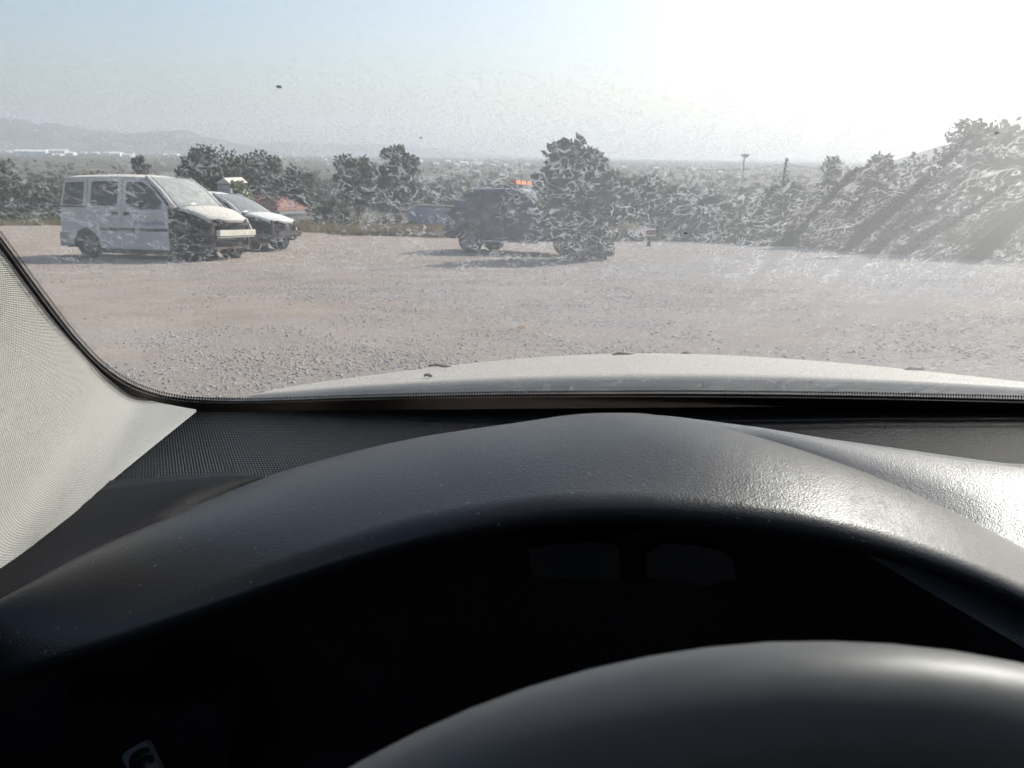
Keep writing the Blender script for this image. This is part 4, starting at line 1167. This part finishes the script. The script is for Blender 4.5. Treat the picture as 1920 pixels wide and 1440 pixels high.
def windshield_material():
    m, nt, b = _nt('dirty_windscreen')
    nt.nodes.remove(b)
    uv = N(nt, 'ShaderNodeUVMap', uv_map='UVMap')
    U = uv.outputs[0]
    sx = N(nt, 'ShaderNodeSeparateXYZ'); nt.links.new(U, sx.inputs[0])
    ux, uy = sx.outputs[0], sx.outputs[1]
    def noise(scale, detail=2.0, rough=.5, dist=0.0, vec=U):
        n = N(nt, 'ShaderNodeTexNoise', i_Scale=scale, i_Detail=detail, i_Roughness=rough, i_Distortion=dist)
        nt.links.new(vec, n.inputs['Vector']); return n.outputs[0]
    # slightly flattened coordinates for the dried water marks
    mp = N(nt, 'ShaderNodeMapping'); mp.inputs['Scale'].default_value = (1.0, .72, 1.0); nt.links.new(U, mp.inputs[0])
    def lines(scale, wid, brk_scale, brk, off=.5):
        n = noise(scale, 1.5, .55, .9, mp.outputs[0])
        l = math_(nt, 'ABSOLUTE', math_(nt, 'SUBTRACT', n, off))
        l = math_(nt, 'MAXIMUM', math_(nt, 'SUBTRACT', 1.0, math_(nt, 'DIVIDE', l, wid)), 0.0)
        k = noise(brk_scale, 2.0)
        k = math_(nt, 'MINIMUM', math_(nt, 'MAXIMUM', math_(nt, 'MULTIPLY', math_(nt, 'SUBTRACT', k, brk), 7.0), 0.0), 1.0)
        return math_(nt, 'MULTIPLY', l, k)
    l1 = lines(110.0, .034, 62.0, .40)
    l2 = lines(172.0, .042, 88.0, .43, .46)
    l3 = lines(46.0, .012, 22.0, .47, .55)
    sq = math_(nt, 'MAXIMUM', math_(nt, 'MAXIMUM', l1, math_(nt, 'MULTIPLY', l2, .8)), math_(nt, 'MULTIPLY', l3, .9))
    # the upper glass was swept clean; patches below it hold more or less of the residue
    top = math_(nt, 'MINIMUM', math_(nt, 'MAXIMUM', math_(nt, 'DIVIDE', math_(nt, 'SUBTRACT', .825, uy), .085), .05), 1.0)
    low = math_(nt, 'MINIMUM', math_(nt, 'MAXIMUM', math_(nt, 'DIVIDE', math_(nt, 'SUBTRACT', uy, .50), .08), .55), 1.0)
    pat = noise(13.0, 2.0, .55)
    pat = math_(nt, 'MINIMUM', math_(nt, 'MAXIMUM', math_(nt, 'ADD', math_(nt, 'MULTIPLY', math_(nt, 'SUBTRACT', pat, .36), 7.0), .30), .30), 1.0)
    sq = math_(nt, 'MULTIPLY', math_(nt, 'MULTIPLY', sq, pat), math_(nt, 'MULTIPLY', top, low))
    # run-off streaks: clean lanes that fan out to the right
    s = math_(nt, 'DIVIDE', ux, math_(nt, 'ADD', 1.0, math_(nt, 'MULTIPLY', uy, .27)))
    cv = N(nt, 'ShaderNodeCombineXYZ'); nt.links.new(math_(nt, 'MULTIPLY', s, 1.0), cv.inputs[0]); nt.links.new(math_(nt, 'MULTIPLY', uy, .10), cv.inputs[1])
    lane = noise(70.0, 1.5, .5, 0.0, cv.outputs[0])
    lane = math_(nt, 'MINIMUM', math_(nt, 'MAXIMUM', math_(nt, 'MULTIPLY', math_(nt, 'SUBTRACT', lane, .545), 12.0), 0.0), 1.0)
    side = math_(nt, 'MINIMUM', math_(nt, 'MAXIMUM', math_(nt, 'MULTIPLY', math_(nt, 'ADD', ux, .02), 5.0), .0), 1.0)
    lane = math_(nt, 'MULTIPLY', lane, side)
    keep = math_(nt, 'SUBTRACT', 1.0, math_(nt, 'MULTIPLY', lane, .97))
    sq = math_(nt, 'MULTIPLY', sq, keep)
    # dust film with blotches and fine mottle, thickened rightwards to paint in sun glare
    film = math_(nt, 'ADD', .07, math_(nt, 'MULTIPLY', noise(7.0, 4.0, .6), .05))
    film = math_(nt, 'ADD', film, math_(nt, 'MULTIPLY', noise(160.0, 3.0, .6), .05))
    right_glare = math_(nt, 'MINIMUM', math_(nt, 'MAXIMUM', math_(nt, 'ADD', ux, .20), 0.0), .8)
    lowr = math_(nt, 'MINIMUM', math_(nt, 'MAXIMUM', math_(nt, 'MULTIPLY', math_(nt, 'SUBTRACT', uy, .38), 4.5), .36), 1.0)
    film = math_(nt, 'ADD', film, math_(nt, 'MULTIPLY', math_(nt, 'MULTIPLY', right_glare, lowr), .54))
    film = math_(nt, 'MULTIPLY', film, math_(nt, 'SUBTRACT', 1.0, math_(nt, 'MULTIPLY', lane, .09)))
    lft = math_(nt, 'MINIMUM', math_(nt, 'MAXIMUM', math_(nt, 'MULTIPLY', math_(nt, 'ADD', ux, .50), 2.4), .80), 1.0)
    d = math_(nt, 'ADD', film, math_(nt, 'MULTIPLY', math_(nt, 'MULTIPLY', sq, lft), .54))
    d = math_(nt, 'MINIMUM', d, .9)
    tl = N(nt, 'ShaderNodeBsdfTranslucent'); tl.inputs[0].default_value = (.42, .42, .415, 1)
    rf = N(nt, 'ShaderNodeBsdfRefraction'); rf.inputs['Color'].default_value = (.75, .75, .745, 1); rf.inputs['Roughness'].default_value = .75; rf.inputs['IOR'].default_value = 1.35
    df = N(nt, 'ShaderNodeBsdfDiffuse'); df.inputs[0].default_value = (.5, .49, .47, 1)
    a = N(nt, 'ShaderNodeMixShader', i_0=.45); nt.links.new(tl.outputs[0], a.inputs[1]); nt.links.new(rf.outputs[0], a.inputs[2])
    a2 = N(nt, 'ShaderNodeMixShader', i_0=.15); nt.links.new(a.outputs[0], a2.inputs[1]); nt.links.new(df.outputs[0], a2.inputs[2])
    tr = N(nt, 'ShaderNodeBsdfTransparent'); tr.inputs[0].default_value = (.93, .95, .94, 1)
    mx = N(nt, 'ShaderNodeMixShader'); nt.links.new(d, mx.inputs[0]); nt.links.new(tr.outputs[0], mx.inputs[1]); nt.links.new(a2.outputs[0], mx.inputs[2])
    # specks of dirt and dead flies
    vo = N(nt, 'ShaderNodeTexVoronoi', i_Scale=42.0); nt.links.new(U, vo.inputs['Vector'])
    rr = math_(nt, 'MULTIPLY', N_color_r(nt, vo.outputs['Color']), 1.0)
    sz = math_(nt, 'MULTIPLY', math_(nt, 'MAXIMUM', math_(nt, 'SUBTRACT', rr, .55), 0.0), .15)
    wob = math_(nt, 'ADD', vo.outputs['Distance'], math_(nt, 'MULTIPLY', math_(nt, 'SUBTRACT', noise(500.0), .5), .05))
    spk = math_(nt, 'LESS_THAN', wob, sz)
    dk = N(nt, 'ShaderNodeBsdfDiffuse'); dk.inputs[0].default_value = (.09, .075, .06, 1)
    m2 = N(nt, 'ShaderNodeMixShader'); nt.links.new(math_(nt, 'MULTIPLY', spk, .8), m2.inputs[0]); nt.links.new(mx.outputs[0], m2.inputs[1]); nt.links.new(dk.outputs[0], m2.inputs[2])
    nt.links.new(m2.outputs[0], nt.nodes['Material Output'].inputs[0])
    return m
M['wind'] = windshield_material()
def clear_glass():
    m, nt, b = _nt('clear_glass_inner'); nt.nodes.remove(b)
    tr = N(nt, 'ShaderNodeBsdfTransparent'); tr.inputs[0].default_value = (.98, .99, .985, 1)
    gl = N(nt, 'ShaderNodeBsdfGlossy'); gl.inputs['Roughness'].default_value = .12
    lw = N(nt, 'ShaderNodeLayerWeight', i_Blend=.5)
    fr = math_(nt, 'ADD', math_(nt, 'MULTIPLY', math_(nt, 'POWER', lw.outputs['Facing'], 4.0), .20), .015)
    mx = N(nt, 'ShaderNodeMixShader'); nt.links.new(fr, mx.inputs[0]); nt.links.new(tr.outputs[0], mx.inputs[1]); nt.links.new(gl.outputs[0], mx.inputs[2])
    nt.links.new(mx.outputs[0], nt.nodes['Material Output'].inputs[0])
    return m
M['clear'] = clear_glass()

def frit_material():
    m, nt, b = _nt('black_ceramic_band')
    uv = N(nt, 'ShaderNodeUVMap', uv_map='UVMap')           # x: metres along, y: 0 solid .. 1 edge
    sx = N(nt, 'ShaderNodeSeparateXYZ'); nt.links.new(uv.outputs[0], sx.inputs[0])
    k = 2 * math.pi / .0062
    a = math_(nt, 'MULTIPLY', sx.outputs[0], k)
    row = math_(nt, 'MULTIPLY', sx.outputs[1], 2 * math.pi * 3.0)
    h = math_(nt, 'MULTIPLY', math_(nt, 'SINE', math_(nt, 'ADD', a, math_(nt, 'MULTIPLY', row, .5))), math_(nt, 'SINE', math_(nt, 'SUBTRACT', a, math_(nt, 'MULTIPLY', row, .5))))
    thr = math_(nt, 'SUBTRACT', math_(nt, 'MULTIPLY', sx.outputs[1], 2.1), 1.15)
    solid = math_(nt, 'GREATER_THAN', h, thr)
    b.inputs['Base Color'].default_value = (.012, .011, .012, 1)
    b.inputs['Roughness'].default_value = .45
    tr = N(nt, 'ShaderNodeBsdfTransparent')
    mx = N(nt, 'ShaderNodeMixShader'); nt.links.new(solid, mx.inputs[0]); nt.links.new(tr.outputs[0], mx.inputs[1]); nt.links.new(b.outputs[0], mx.inputs[2])
    nt.links.new(mx.outputs[0], nt.nodes['Material Output'].inputs[0])
    return m
M['frit'] = frit_material()

def windscreen():
    # slab 5 mm: outer face dirty, inner face clear
    xs = np.linspace(-.60, 1.30, 20); ys = np.linspace(1.10, -.02, 14)
    vs = []; uvs = []
    for lay in (0, 1):
        for y in ys:
            k = (1.10 - y) / 1.12
            for x in xs:
                xx = .35 + (x - .35) * (1 - .22 * k)
                z = CAM[2] + GZ0 - (y - GY0) * GS
                n = np.array([0, GS, 1]) / SL
                p = np.array([xx, y, z]) + n * (.005 if lay == 0 else 0)
                vs.append(p); uvs.append((xx, (1.10 - y) * SL))
    nx, ny = len(xs), len(ys); b = nx * ny
    fs = []
    for i in range(ny - 1):
        for j in range(nx - 1):
            q = (i * nx + j, i * nx + j + 1, (i + 1) * nx + j + 1, (i + 1) * nx + j)
            fs.append(q)
    nouter = len(fs)
    for i in range(ny - 1):
        for j in range(nx - 1):
            q = (i * nx + j, i * nx + j + 1, (i + 1) * nx + j + 1, (i + 1) * nx + j)
            fs.append(tuple(b + t for t in reversed(q)))
    o = mesh_obj('windscreen', vs, fs, [M['wind'], M['clear']], CAR)
    l = o.data.uv_layers.new(name='UVMap')
    for lp in o.data.loops: l.data[lp.index].uv = uvs[lp.vertex_index]
    for k, p in enumerate(o.data.polygons): p.material_index = 0 if k < nouter else 1
    # printed black band round the pane: outer line follows the pillar and scuttle, inner line fades in dots
    inner = [(-260, 60), (-150, 262), (-30, 378), (0, 415), (50, 483), (100, 552), (150, 618), (200, 671), (250, 704), (310, 727), (380, 738), (480, 740), (640, 734), (800, 729), (1000, 725), (1300, 723), (1600, 726), (1920, 733), (2400, 745)]
    outer = [(-330, 120), (-200, 305), (-30, 470), (0, 500), (30, 545), (80, 612), (130, 670), (185, 722), (240, 757), (300, 772), (375, 775), (480, 775), (640, 772), (800, 770), (1000, 770), (1300, 772), (1600, 776), (1920, 784), (2400, 798)]
    ci = crom([glass_pt(*p, .0015) for p in inner], 10); co = crom([glass_pt(*p, .0015) for p in outer], 10)
    fw = [.42] * len(ci)
    mid = [c * .6 + o_ * .4 for c, o_ in zip(ci, co)]
    s = 0; rows = [[], [], []]; uu = [[], [], []]
    for k in range(len(ci)):
        if k: s += float(np.linalg.norm(ci[k] - ci[k - 1]))
        rows[0].append(co[k]); rows[1].append(mid[k]); rows[2].append(ci[k])
        uu[0].append((s, -.6)); uu[1].append((s, 0.05)); uu[2].append((s, 1.0))
    grid_obj('black_band', rows, M['frit'], o, False, uv=uu)
windscreen()

# --- bonnet seen over the scuttle
def hood_z(x, y):
    t = y - 1.14
    zc = -.315 - .129 * t - .0869 * t * t
    k = .06 + .12 * t
    return CAM[2] + zc - k * (x - .36) ** 2 - 6.0 * max(0, abs(x - .36) - .74) ** 2.2 - .9 * max(0, y - 2.0) ** 2
def own_bonnet():
    rows = []
    for y in np.concatenate([[1.14], np.linspace(1.15, 2.35, 26)]):
        row = []
        for x in np.linspace(-.46, 1.18, 50):
            z = hood_z(x, y) - (.02 if y == 1.14 else 0)
            row.append((x, y + .02 * (1 - ((x - .36) / .82) ** 2), z))
        rows.append(row)
    m, nt, b = _nt('beige_bonnet_paint')
    tc = N(nt, 'ShaderNodeTexCoord'); no = N(nt, 'ShaderNodeTexNoise', i_Scale=9.0, i_Detail=7.0, i_Roughness=.7); nt.links.new(tc.outputs['Object'], no.inputs['Vector'])
    fn = N(nt, 'ShaderNodeTexNoise', i_Scale=420.0, i_Detail=3.0); nt.links.new(tc.outputs['Object'], fn.inputs['Vector'])
    f = math_(nt, 'ADD', math_(nt, 'MULTIPLY', no.outputs[0], .6), math_(nt, 'MULTIPLY', fn.outputs[0], .15))
    nt.links.new(ramp(nt, f, [(.30, (.345, .312, .268)), (.60, (.395, .36, .315))]), b.inputs['Base Color'])
    b.inputs['Roughness'].default_value = .62
    o = grid_obj('bonnet', rows, m, CAR, True, .012, -1.0)
    # scuttle panel between glass and bonnet
    cw = [[(x, 1.02, CAM[2] - .352), (x, 1.10, CAM[2] - .365), (x, 1.22, CAM[2] - .385), (x, 1.40, CAM[2] - .50)] for x in np.linspace(-.62, 1.3, 8)]
    grid_obj('scuttle_panel', cw, M['dash_dark'], CAR, True, .01)
    for sx, s in ((-.47, -1), (1.19, 1)):
        fw = [[(sx + s * .22 * t, y, hood_z(sx, y) - .03 - .75 * t ** 1.6) for t in np.linspace(0, 1, 8)] for y in np.linspace(1.0, 2.5, 14)]
        grid_obj('front_wing', fw, m, CAR, True, .01)
own_bonnet()
def on_bonnet(px, py):
    lo_, hi_ = 1.16, 2.2
    for y in np.linspace(lo_, hi_, 300):
        p = at(px, py, y)
        if p[2] <= hood_z(p[0], y) + .001: return p
    return None
for (px, py, ln, lb) in ((828, 691, .055, 'crumbly dead leaf on the left of the bonnet'), (803, 710, .014, 'tiny leaf crumb at the near edge of the bonnet'), (1168, 668, .05, 'thin brown leaf on the bonnet crest above the dial hood'),
                         (1288, 659, .03, 'short brown twig at the far crest of the bonnet'), (1715, 697, .05, 'thin dry leaf stalk on the right of the bonnet')):
    p = on_bonnet(px, py)
    if p is None: p = at(px, py + 3, 1.75); p[2] = hood_z(p[0], 1.75)
    mb = MB(); q = [(-ln / 2, 0, .002), (-ln * .2, .004, .004), (ln * .2, -.003, .003), (ln / 2, .002, .002)]
    mb.tube(q, [.0015, .003, .0025, .001], 5)
    for k in range(6):
        xx = rnd.uniform(-ln * .45, ln * .3); mb.tube([(xx, 0, .003), (xx + rnd.uniform(-.004, .004), rnd.uniform(-.006, .006), .006)], [.002, .0008], 4)
    o = mb.build('dead_leaf', M['dead_leaf'], None, True); o.location = (p[0], p[1] , p[2] + .002); o.rotation_euler = (0, 0, rnd.uniform(-.3, .3))
    tag(o, lb, 'leaf', 'leaf litter on the bonnet')

# --- pillar trim
def pillar():
    edge = [(-330, 90), (-180, 285), (-60, 395), (0, 455), (50, 523), (100, 590), (150, 648), (200, 700), (250, 734), (300, 754), (368, 768)]
    low = [(-900, 760), (-800, 860), (-620, 930), (-430, 980), (-330, 1010), (-250, 1030), (-150, 1050), (-40, 1085), (110, 985), (235, 880), (368, 772)]
    e = crom([glass_pt(*p, .004) for p in edge[:-2]] + [at(300, 755, .905), at(368, 768, .882)], 6)
    # the cover stands off the glass, bulges towards the cabin and runs down to the dash end
    dl = [.28, .30, .33, .35, .37, .385, .41, .452, .528, .645, .868]
    l = crom([at(p[0], p[1], d) for p, d in zip(low, dl)], 6)
    rows = []; uu = []
    n = 12
    s = 0
    for k in range(len(e)):
        if k: s += float(np.linalg.norm(e[k] - e[k - 1]))
        row = []; ur = []
        t = (l[k] - e[k]); ln = float(np.linalg.norm(t))
        for q in np.linspace(0, 1, n):
            bul = math.sin(q * math.pi) ** .8 * .10 * ln
            row.append(e[k] + t * q + np.array([.55, -.75, .35]) * bul * .5); ur.append((s, q * max(ln, .02)))
        rows.append(row); uu.append(ur)
    grid_obj('pillar_trim', rows, M['weave'], CAR, True, uv=uu)
pillar()

# --- dashboard
zD = CAM[2] - .315
def dashboard():
    root = empty('dashboard'); root.parent = CAR
    # ribbed insert below the glass
    rows = []; uu = []
    for ty in np.linspace(0, 1, 10):
        r_ = []; u_ = []
        for x in np.linspace(-.62, 1.35, 60):
            y = .93 + (.57 + .13 * min(1, max(0, (x - .10) / .16)) - .93) * ty
            z = CAM[2] - .2865 + (.93 - y) * .03 - .018 * min(1, max(0, (.40 - x) / .8))
            r_.append((x, y, z)); u_.append((x + y * .45, y))
        rows.append(r_); uu.append(u_)
    grid_obj('ribbed_insert', rows, M['ribs'], root, False, uv=uu)
    # smooth right half of the dash top
    bl = [(1235, 779), (1300, 787), (1500, 815), (1700, 843), (1850, 864), (1920, 870), (2100, 874), (2500, 880)]
    back = crom([(lambda d: CAM + d * ((-.268) / d[2]))(ray(*p)) for p in bl], 6)
    rows = []
    for p in back:
        row = []
        for t in np.linspace(0, 1, 12):
            yf = .43 - .03 * t
            yf = .42 + .24 * min(1, max(0, (.40 - p[0]) / .14))
            y = p[1] + (yf - p[1]) * t
            x = p[0] * (1 - .10 * t)
            z = p[2] + .010 * math.sin(min(1, t * 2) * math.pi) - .10 * max(0, p[1] - y - .03)
            row.append((x, y, z))
        rows.append(row)
    rows2 = [[(p[0][0], p[0][1], p[0][2] - .03)] + list(p) + [(p[-1][0], p[-1][1] - .010, p[-1][2] - .012)] for p in rows]
    grid_obj('dash_top', rows2, M['dash_glossy_lit'], root, True)
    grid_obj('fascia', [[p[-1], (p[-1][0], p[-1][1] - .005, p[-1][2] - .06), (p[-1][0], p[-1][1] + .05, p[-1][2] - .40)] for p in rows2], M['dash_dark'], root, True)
    # dark end piece at the pillar side
    bl = [(-250, 930), (-100, 925), (100, 912), (215, 900), (330, 892), (430, 885), (500, 880), (532, 879)]
    fl = [(-300, 1350), (-200, 1260), (-60, 1170), (5, 1130), (160, 1037), (320, 966), (470, 905), (533, 881)]
    b_ = crom([(lambda d: CAM + d * ((-.262) / d[2]))(ray(*p)) for p in bl], 6)
    f_ = crom([(lambda d: CAM + d * ((-.268) / d[2]))(ray(*p)) for p in fl], 6)
    rows = []
    for q_, (a, c) in enumerate(zip(b_, f_)):
        dz = -.012 * max(0, q_ / (len(b_) - 1) - .70) / .30
        a = a + np.array([0, 0, dz]); c = c + np.array([0, 0, dz])
        row = [a + np.array([0, 0, -.03])] + [a + (c - a) * t + np.array([0, 0, .004 * math.sin(t * math.pi)]) for t in np.linspace(0, 1, 8)]
        rows.append(row)
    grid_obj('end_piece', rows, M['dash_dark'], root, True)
    # lower face of the dash, in the dark
    rows = [[(x, .66, CAM[2] - .33), (x, .62, CAM[2] - .42), (x, .52, CAM[2] - .62), (x, .56, CAM[2] - .95)] for x in np.linspace(-.62, 1.3, 10)]
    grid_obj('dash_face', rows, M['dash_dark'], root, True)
dashboard()

def dial_hood():
    root = empty('dial_hood'); root.parent = CAR
    Fp = [(-330, 1400, .44), (-160, 1318, .43), (0, 1256, .42), (200, 1192, .415), (400, 1122, .41), (600, 1052, .405), (800, 994, .40), (1000, 960, .40), (1150, 951, .40), (1300, 956, .40), (1450, 972, .40), (1600, 1000, .40), (1750, 1043, .405), (1920, 1112, .41), (2120, 1215, .42), (2350, 1360, .43)]
    Kp = [(-300, 1350, .35), (-150, 1232, .395), (5, 1131, .445), (160, 1037, .51), (320, 967, .57), (500, 894, .655), (640, 853, .685), (760, 825, .675), (860, 808, .66), (980, 791, .64), (1070, 778, .625), (1150, 774, .62), (1240, 780, .615), (1400, 820, .60), (1560, 874, .575), (1900, 1035, .50)]
    f_ = crom([at(*p) for p in Fp], 6)
    k_ = crom([at(*p) for p in Kp], 6)
    rows = []
    for a, c in zip(f_, k_):
        row = []
        # behind the crest down to the dash
        row.append(c + np.array([0, .07, -.085])); row.append(c + np.array([0, .04, -.030])); row.append(c + np.array([0, .018, -.006]))
        t_ = a - c
        for q in np.linspace(0, 1, 14):
            bul = math.sin(min(1, q * 1.0) * math.pi) * .020
            row.append(c + t_ * q + np.array([0, -.25, 1.0]) * bul)
        # rolled lip and inner throat
        row.append(a + np.array([0, -.001, -.006])); row.append(a + np.array([0, .006, -.013])); row.append(a + np.array([0, .03, -.018]))
        row.append(a + np.array([-(a[0] - .06) * .06, .10, -.035])); row.append(a + np.array([-(a[0] - .06) * .10, .20, -.055]))
        rows.append(row)
    grid_obj('hood_shell', rows, M['dash'], root, True)
    # dial panel deep in the throat with two dial windows
    px, py = .06, .60
    pn = []
    for t in np.linspace(0, 1, 17):
        a = math.pi * (1 - t)
        pn.append([(px + .30 * math.cos(a), py, CAM[2] - .40 + .155 * math.sin(a)), (px + .30 * math.cos(a), py - .03, CAM[2] - .62)])
    grid_obj('dial_panel', pn, M['dash_dark'], root, True)
    m = plain('dial_window', (.022, .022, .024), .3, var=.1)  # lens reflection painted in as a slightly paler grey
    for pxs in ([(990, 1032), (1030, 1022), (1100, 1018), (1150, 1019), (1161, 1030), (1162, 1088), (1140, 1090), (1060, 1084), (1000, 1082)],
                [(1212, 1040), (1240, 1020), (1300, 1022), (1350, 1033), (1376, 1052), (1380, 1085), (1350, 1092), (1320, 1100), (1290, 1090), (1215, 1084)]):
        q = [at(a, b_, .575) for a, b_ in pxs]; n = len(q)
        back = [p + np.array([0, .012, 0]) for p in q]
        mesh_obj('dial_window', q + back, [tuple(range(n))] + [(i, (i + 1) % n, n + (i + 1) % n, n + i) for i in range(n)], m, root)
dial_hood()

# --- steering wheel
def steering():
    root = empty('steering_wheel'); root.parent = CAR
    Rr, tilt = .205, .30
    top = CAM + np.array([.076, .158, -.1235])
    Uu = np.array([0, math.sin(tilt), math.cos(tilt)]); Xx = np.array([1.0, 0, 0]); Nn = np.cross(Xx, Uu)
    C = top - Rr * Uu
    pts = [C + Rr * (math.sin(a) * Xx + math.cos(a) * Uu) for a in np.linspace(0, 2 * math.pi, 96, endpoint=False)]
    MB().tube(pts, .0165, 20, closed=True).build('rim', M['wheel_leather'], root, True)
    for a in (math.pi * .5, math.pi * 1.5, math.pi):
        e = C + (Rr - .01) * (math.sin(a) * Xx + math.cos(a) * Uu)
        MB().tube([C + Nn * -.03, (C + e) / 2 + Nn * -.022, e], [.035, .022, .015], 10).build('spoke', M['dash_dark'], root, True)
    MB().tube([C + Nn * .01, C - Nn * .02, C - Nn * .06], [.055, .075, .06], 20).build('hub', M['dash_dark'], root, True)
    MB().tube([C - Nn * .05, C - Nn * .45], .03, 12).build('column', M['dash_dark'], root, True)
steering()

# --- switch stalk pad with a printed sign, lower left
def switch_pad():
    root = empty('switch_panel'); root.parent = CAR
    c = [at(*p, .50) for p in ((225, 1416), (273, 1388), (304, 1450), (258, 1480))]
    m = plain('grey_key_print', (.16, .16, .175), .5, var=.1)
    ctr = sum(c) / 4
    pts = []
    for k in range(4):
        a, p, b_ = c[k - 1], c[k], c[(k + 1) % 4]
        s = p + (a - p) * .16; e = p + (b_ - p) * .16
        pts += [s, (s + e) / 4 + p / 2, e]
    n = len(pts)
    back = [p + np.array([0, .006, -.002]) for p in pts]
    mesh_obj('key', pts + back, [tuple(range(n))] + [(i, (i + 1) % n, n + (i + 1) % n, n + i) for i in range(n)], m, root)
    # dark curved sign on the key
    cc = [at(*p, .497) for p in ((252, 1444), (247, 1428), (254, 1415), (268, 1408), (277, 1406))]
    MB().tube(crom(cc, 5), .0022, 6).build('key_sign', M['dash_dark'], root, True)
    cc = [at(*p, .497) for p in ((262, 1446), (262, 1432), (268, 1424), (280, 1421), (284, 1428))]
    MB().tube(crom(cc, 5), .0022, 6).build('key_sign', M['dash_dark'], root, True)
    MB().box(tuple(ctr + np.array([0, .03, -.004])), (.12, .04, .10)).build('backplate', M['dash_dark'], root)
switch_pad()

# --- the cabin round the camera keeps the light out as a real one does
def cabin():
    z = CAM[2]
    lin = M['dash_dark']
    head = plain('grey_headlining', (.30, .30, .29), .95, var=.1, scale=40)
    rows = [[(x, y, z + .43 - .04 * ((x - .35) / .6) ** 2 - .05 * max(0, (-y - 1.0)) ** 2) for x in np.linspace(-.30, 1.0, 9)] for y in np.linspace(-.02, -2.0, 9)]
    grid_obj('roof', rows, head, CAR, True, .03, -1.0)
    for sx, s in ((-.56, -1), (1.27, 1)):
        rows = [[(sx + s * .02 * math.sin(t * 3), y, z - 1.0 + t * .70) for t in np.linspace(0, 1, 6)] for y in np.linspace(1.0, -2.0, 8)]
        grid_obj('door_panel', rows, lin, CAR, True, .05)
        rows = [[(sx, y, z - .30), (sx - s * .12, y - .02, z + .10), (sx - s * .27, y - .05, z + .42)] for y in np.linspace(-.05 - .4, -.45 - .4, 3)]
        grid_obj('door_pillar', rows, head, CAR, True, .03)
        rows = [[(sx, y, z - .30), (sx - s * .12, y, z + .10), (sx - s * .27, y, z + .42)] for y in np.linspace(-1.5, -2.0, 3)]
        grid_obj('rear_pillar', rows, head, CAR, True, .03)
        rows = [[(sx - s * .26, y, z + .40), (sx - s * .30, y, z + .44)] for y in np.linspace(.0, -2.0, 5)]
        grid_obj('roof_rail', rows, head, CAR, True, .03)
    rows = [[(x, -2.0, z - 1.0), (x, -2.0, z - .25)] for x in np.linspace(-.6, 1.3, 4)]
    grid_obj('tailgate', rows, lin, CAR, True, .05)
    rows = [[(x, y, z - .95) for x in (-.6, 1.3)] for y in (1.1, -2.0)]
    grid_obj('cabin_floor', rows, lin, CAR, False, .04)
    for cx in (.06, .70):
        st = MB().box((cx, -.55, z - .68), (.5, .55, .2)).build('seat', M['seat'], CAR)
        MB().box((cx, -.88, z - .30), (.5, .16, .72), 0, .85).build('backrest', M['seat'], st)
        MB().box((cx, -.93, z + .14), (.27, .1, .2), 0, .9).build('headrest', M['seat'], st)
    for sx in (-.34, 1.05):
        MB().lathe([(.18, -.09), (.28, -.09), (.30, -.05), (.30, .05), (.28, .09), (.18, .09)], 'x', (sx, 1.75, .30 - SLOPE * 1.75), 24).build('front_wheel', M['rubber'], CAR, True)
cabin()

# ------------------------------------------------------------------ haze
hz = MB().box((0, 0, 175), (23800, 23800, 490)).build('haze', None)
hz.data.materials.clear()
hm = bpy.data.materials.new('haze_air'); hm.use_nodes = True
hn = hm.node_tree
hn.nodes.remove(hn.nodes['Principled BSDF'])
pv = hn.nodes.new('ShaderNodeVolumePrincipled')
pv.inputs['Color'].default_value = (.88, .92, .965, 1)
pv.inputs['Density'].default_value = 0.00017
pv.inputs['Anisotropy'].default_value = 0.35
hn.links.new(pv.outputs[0], hn.nodes['Material Output'].inputs['Volume'])
hz.data.materials.append(hm)
tag(hz, 'pale haze hanging over the plain and in front of the mountains', 'haze', kind='stuff')
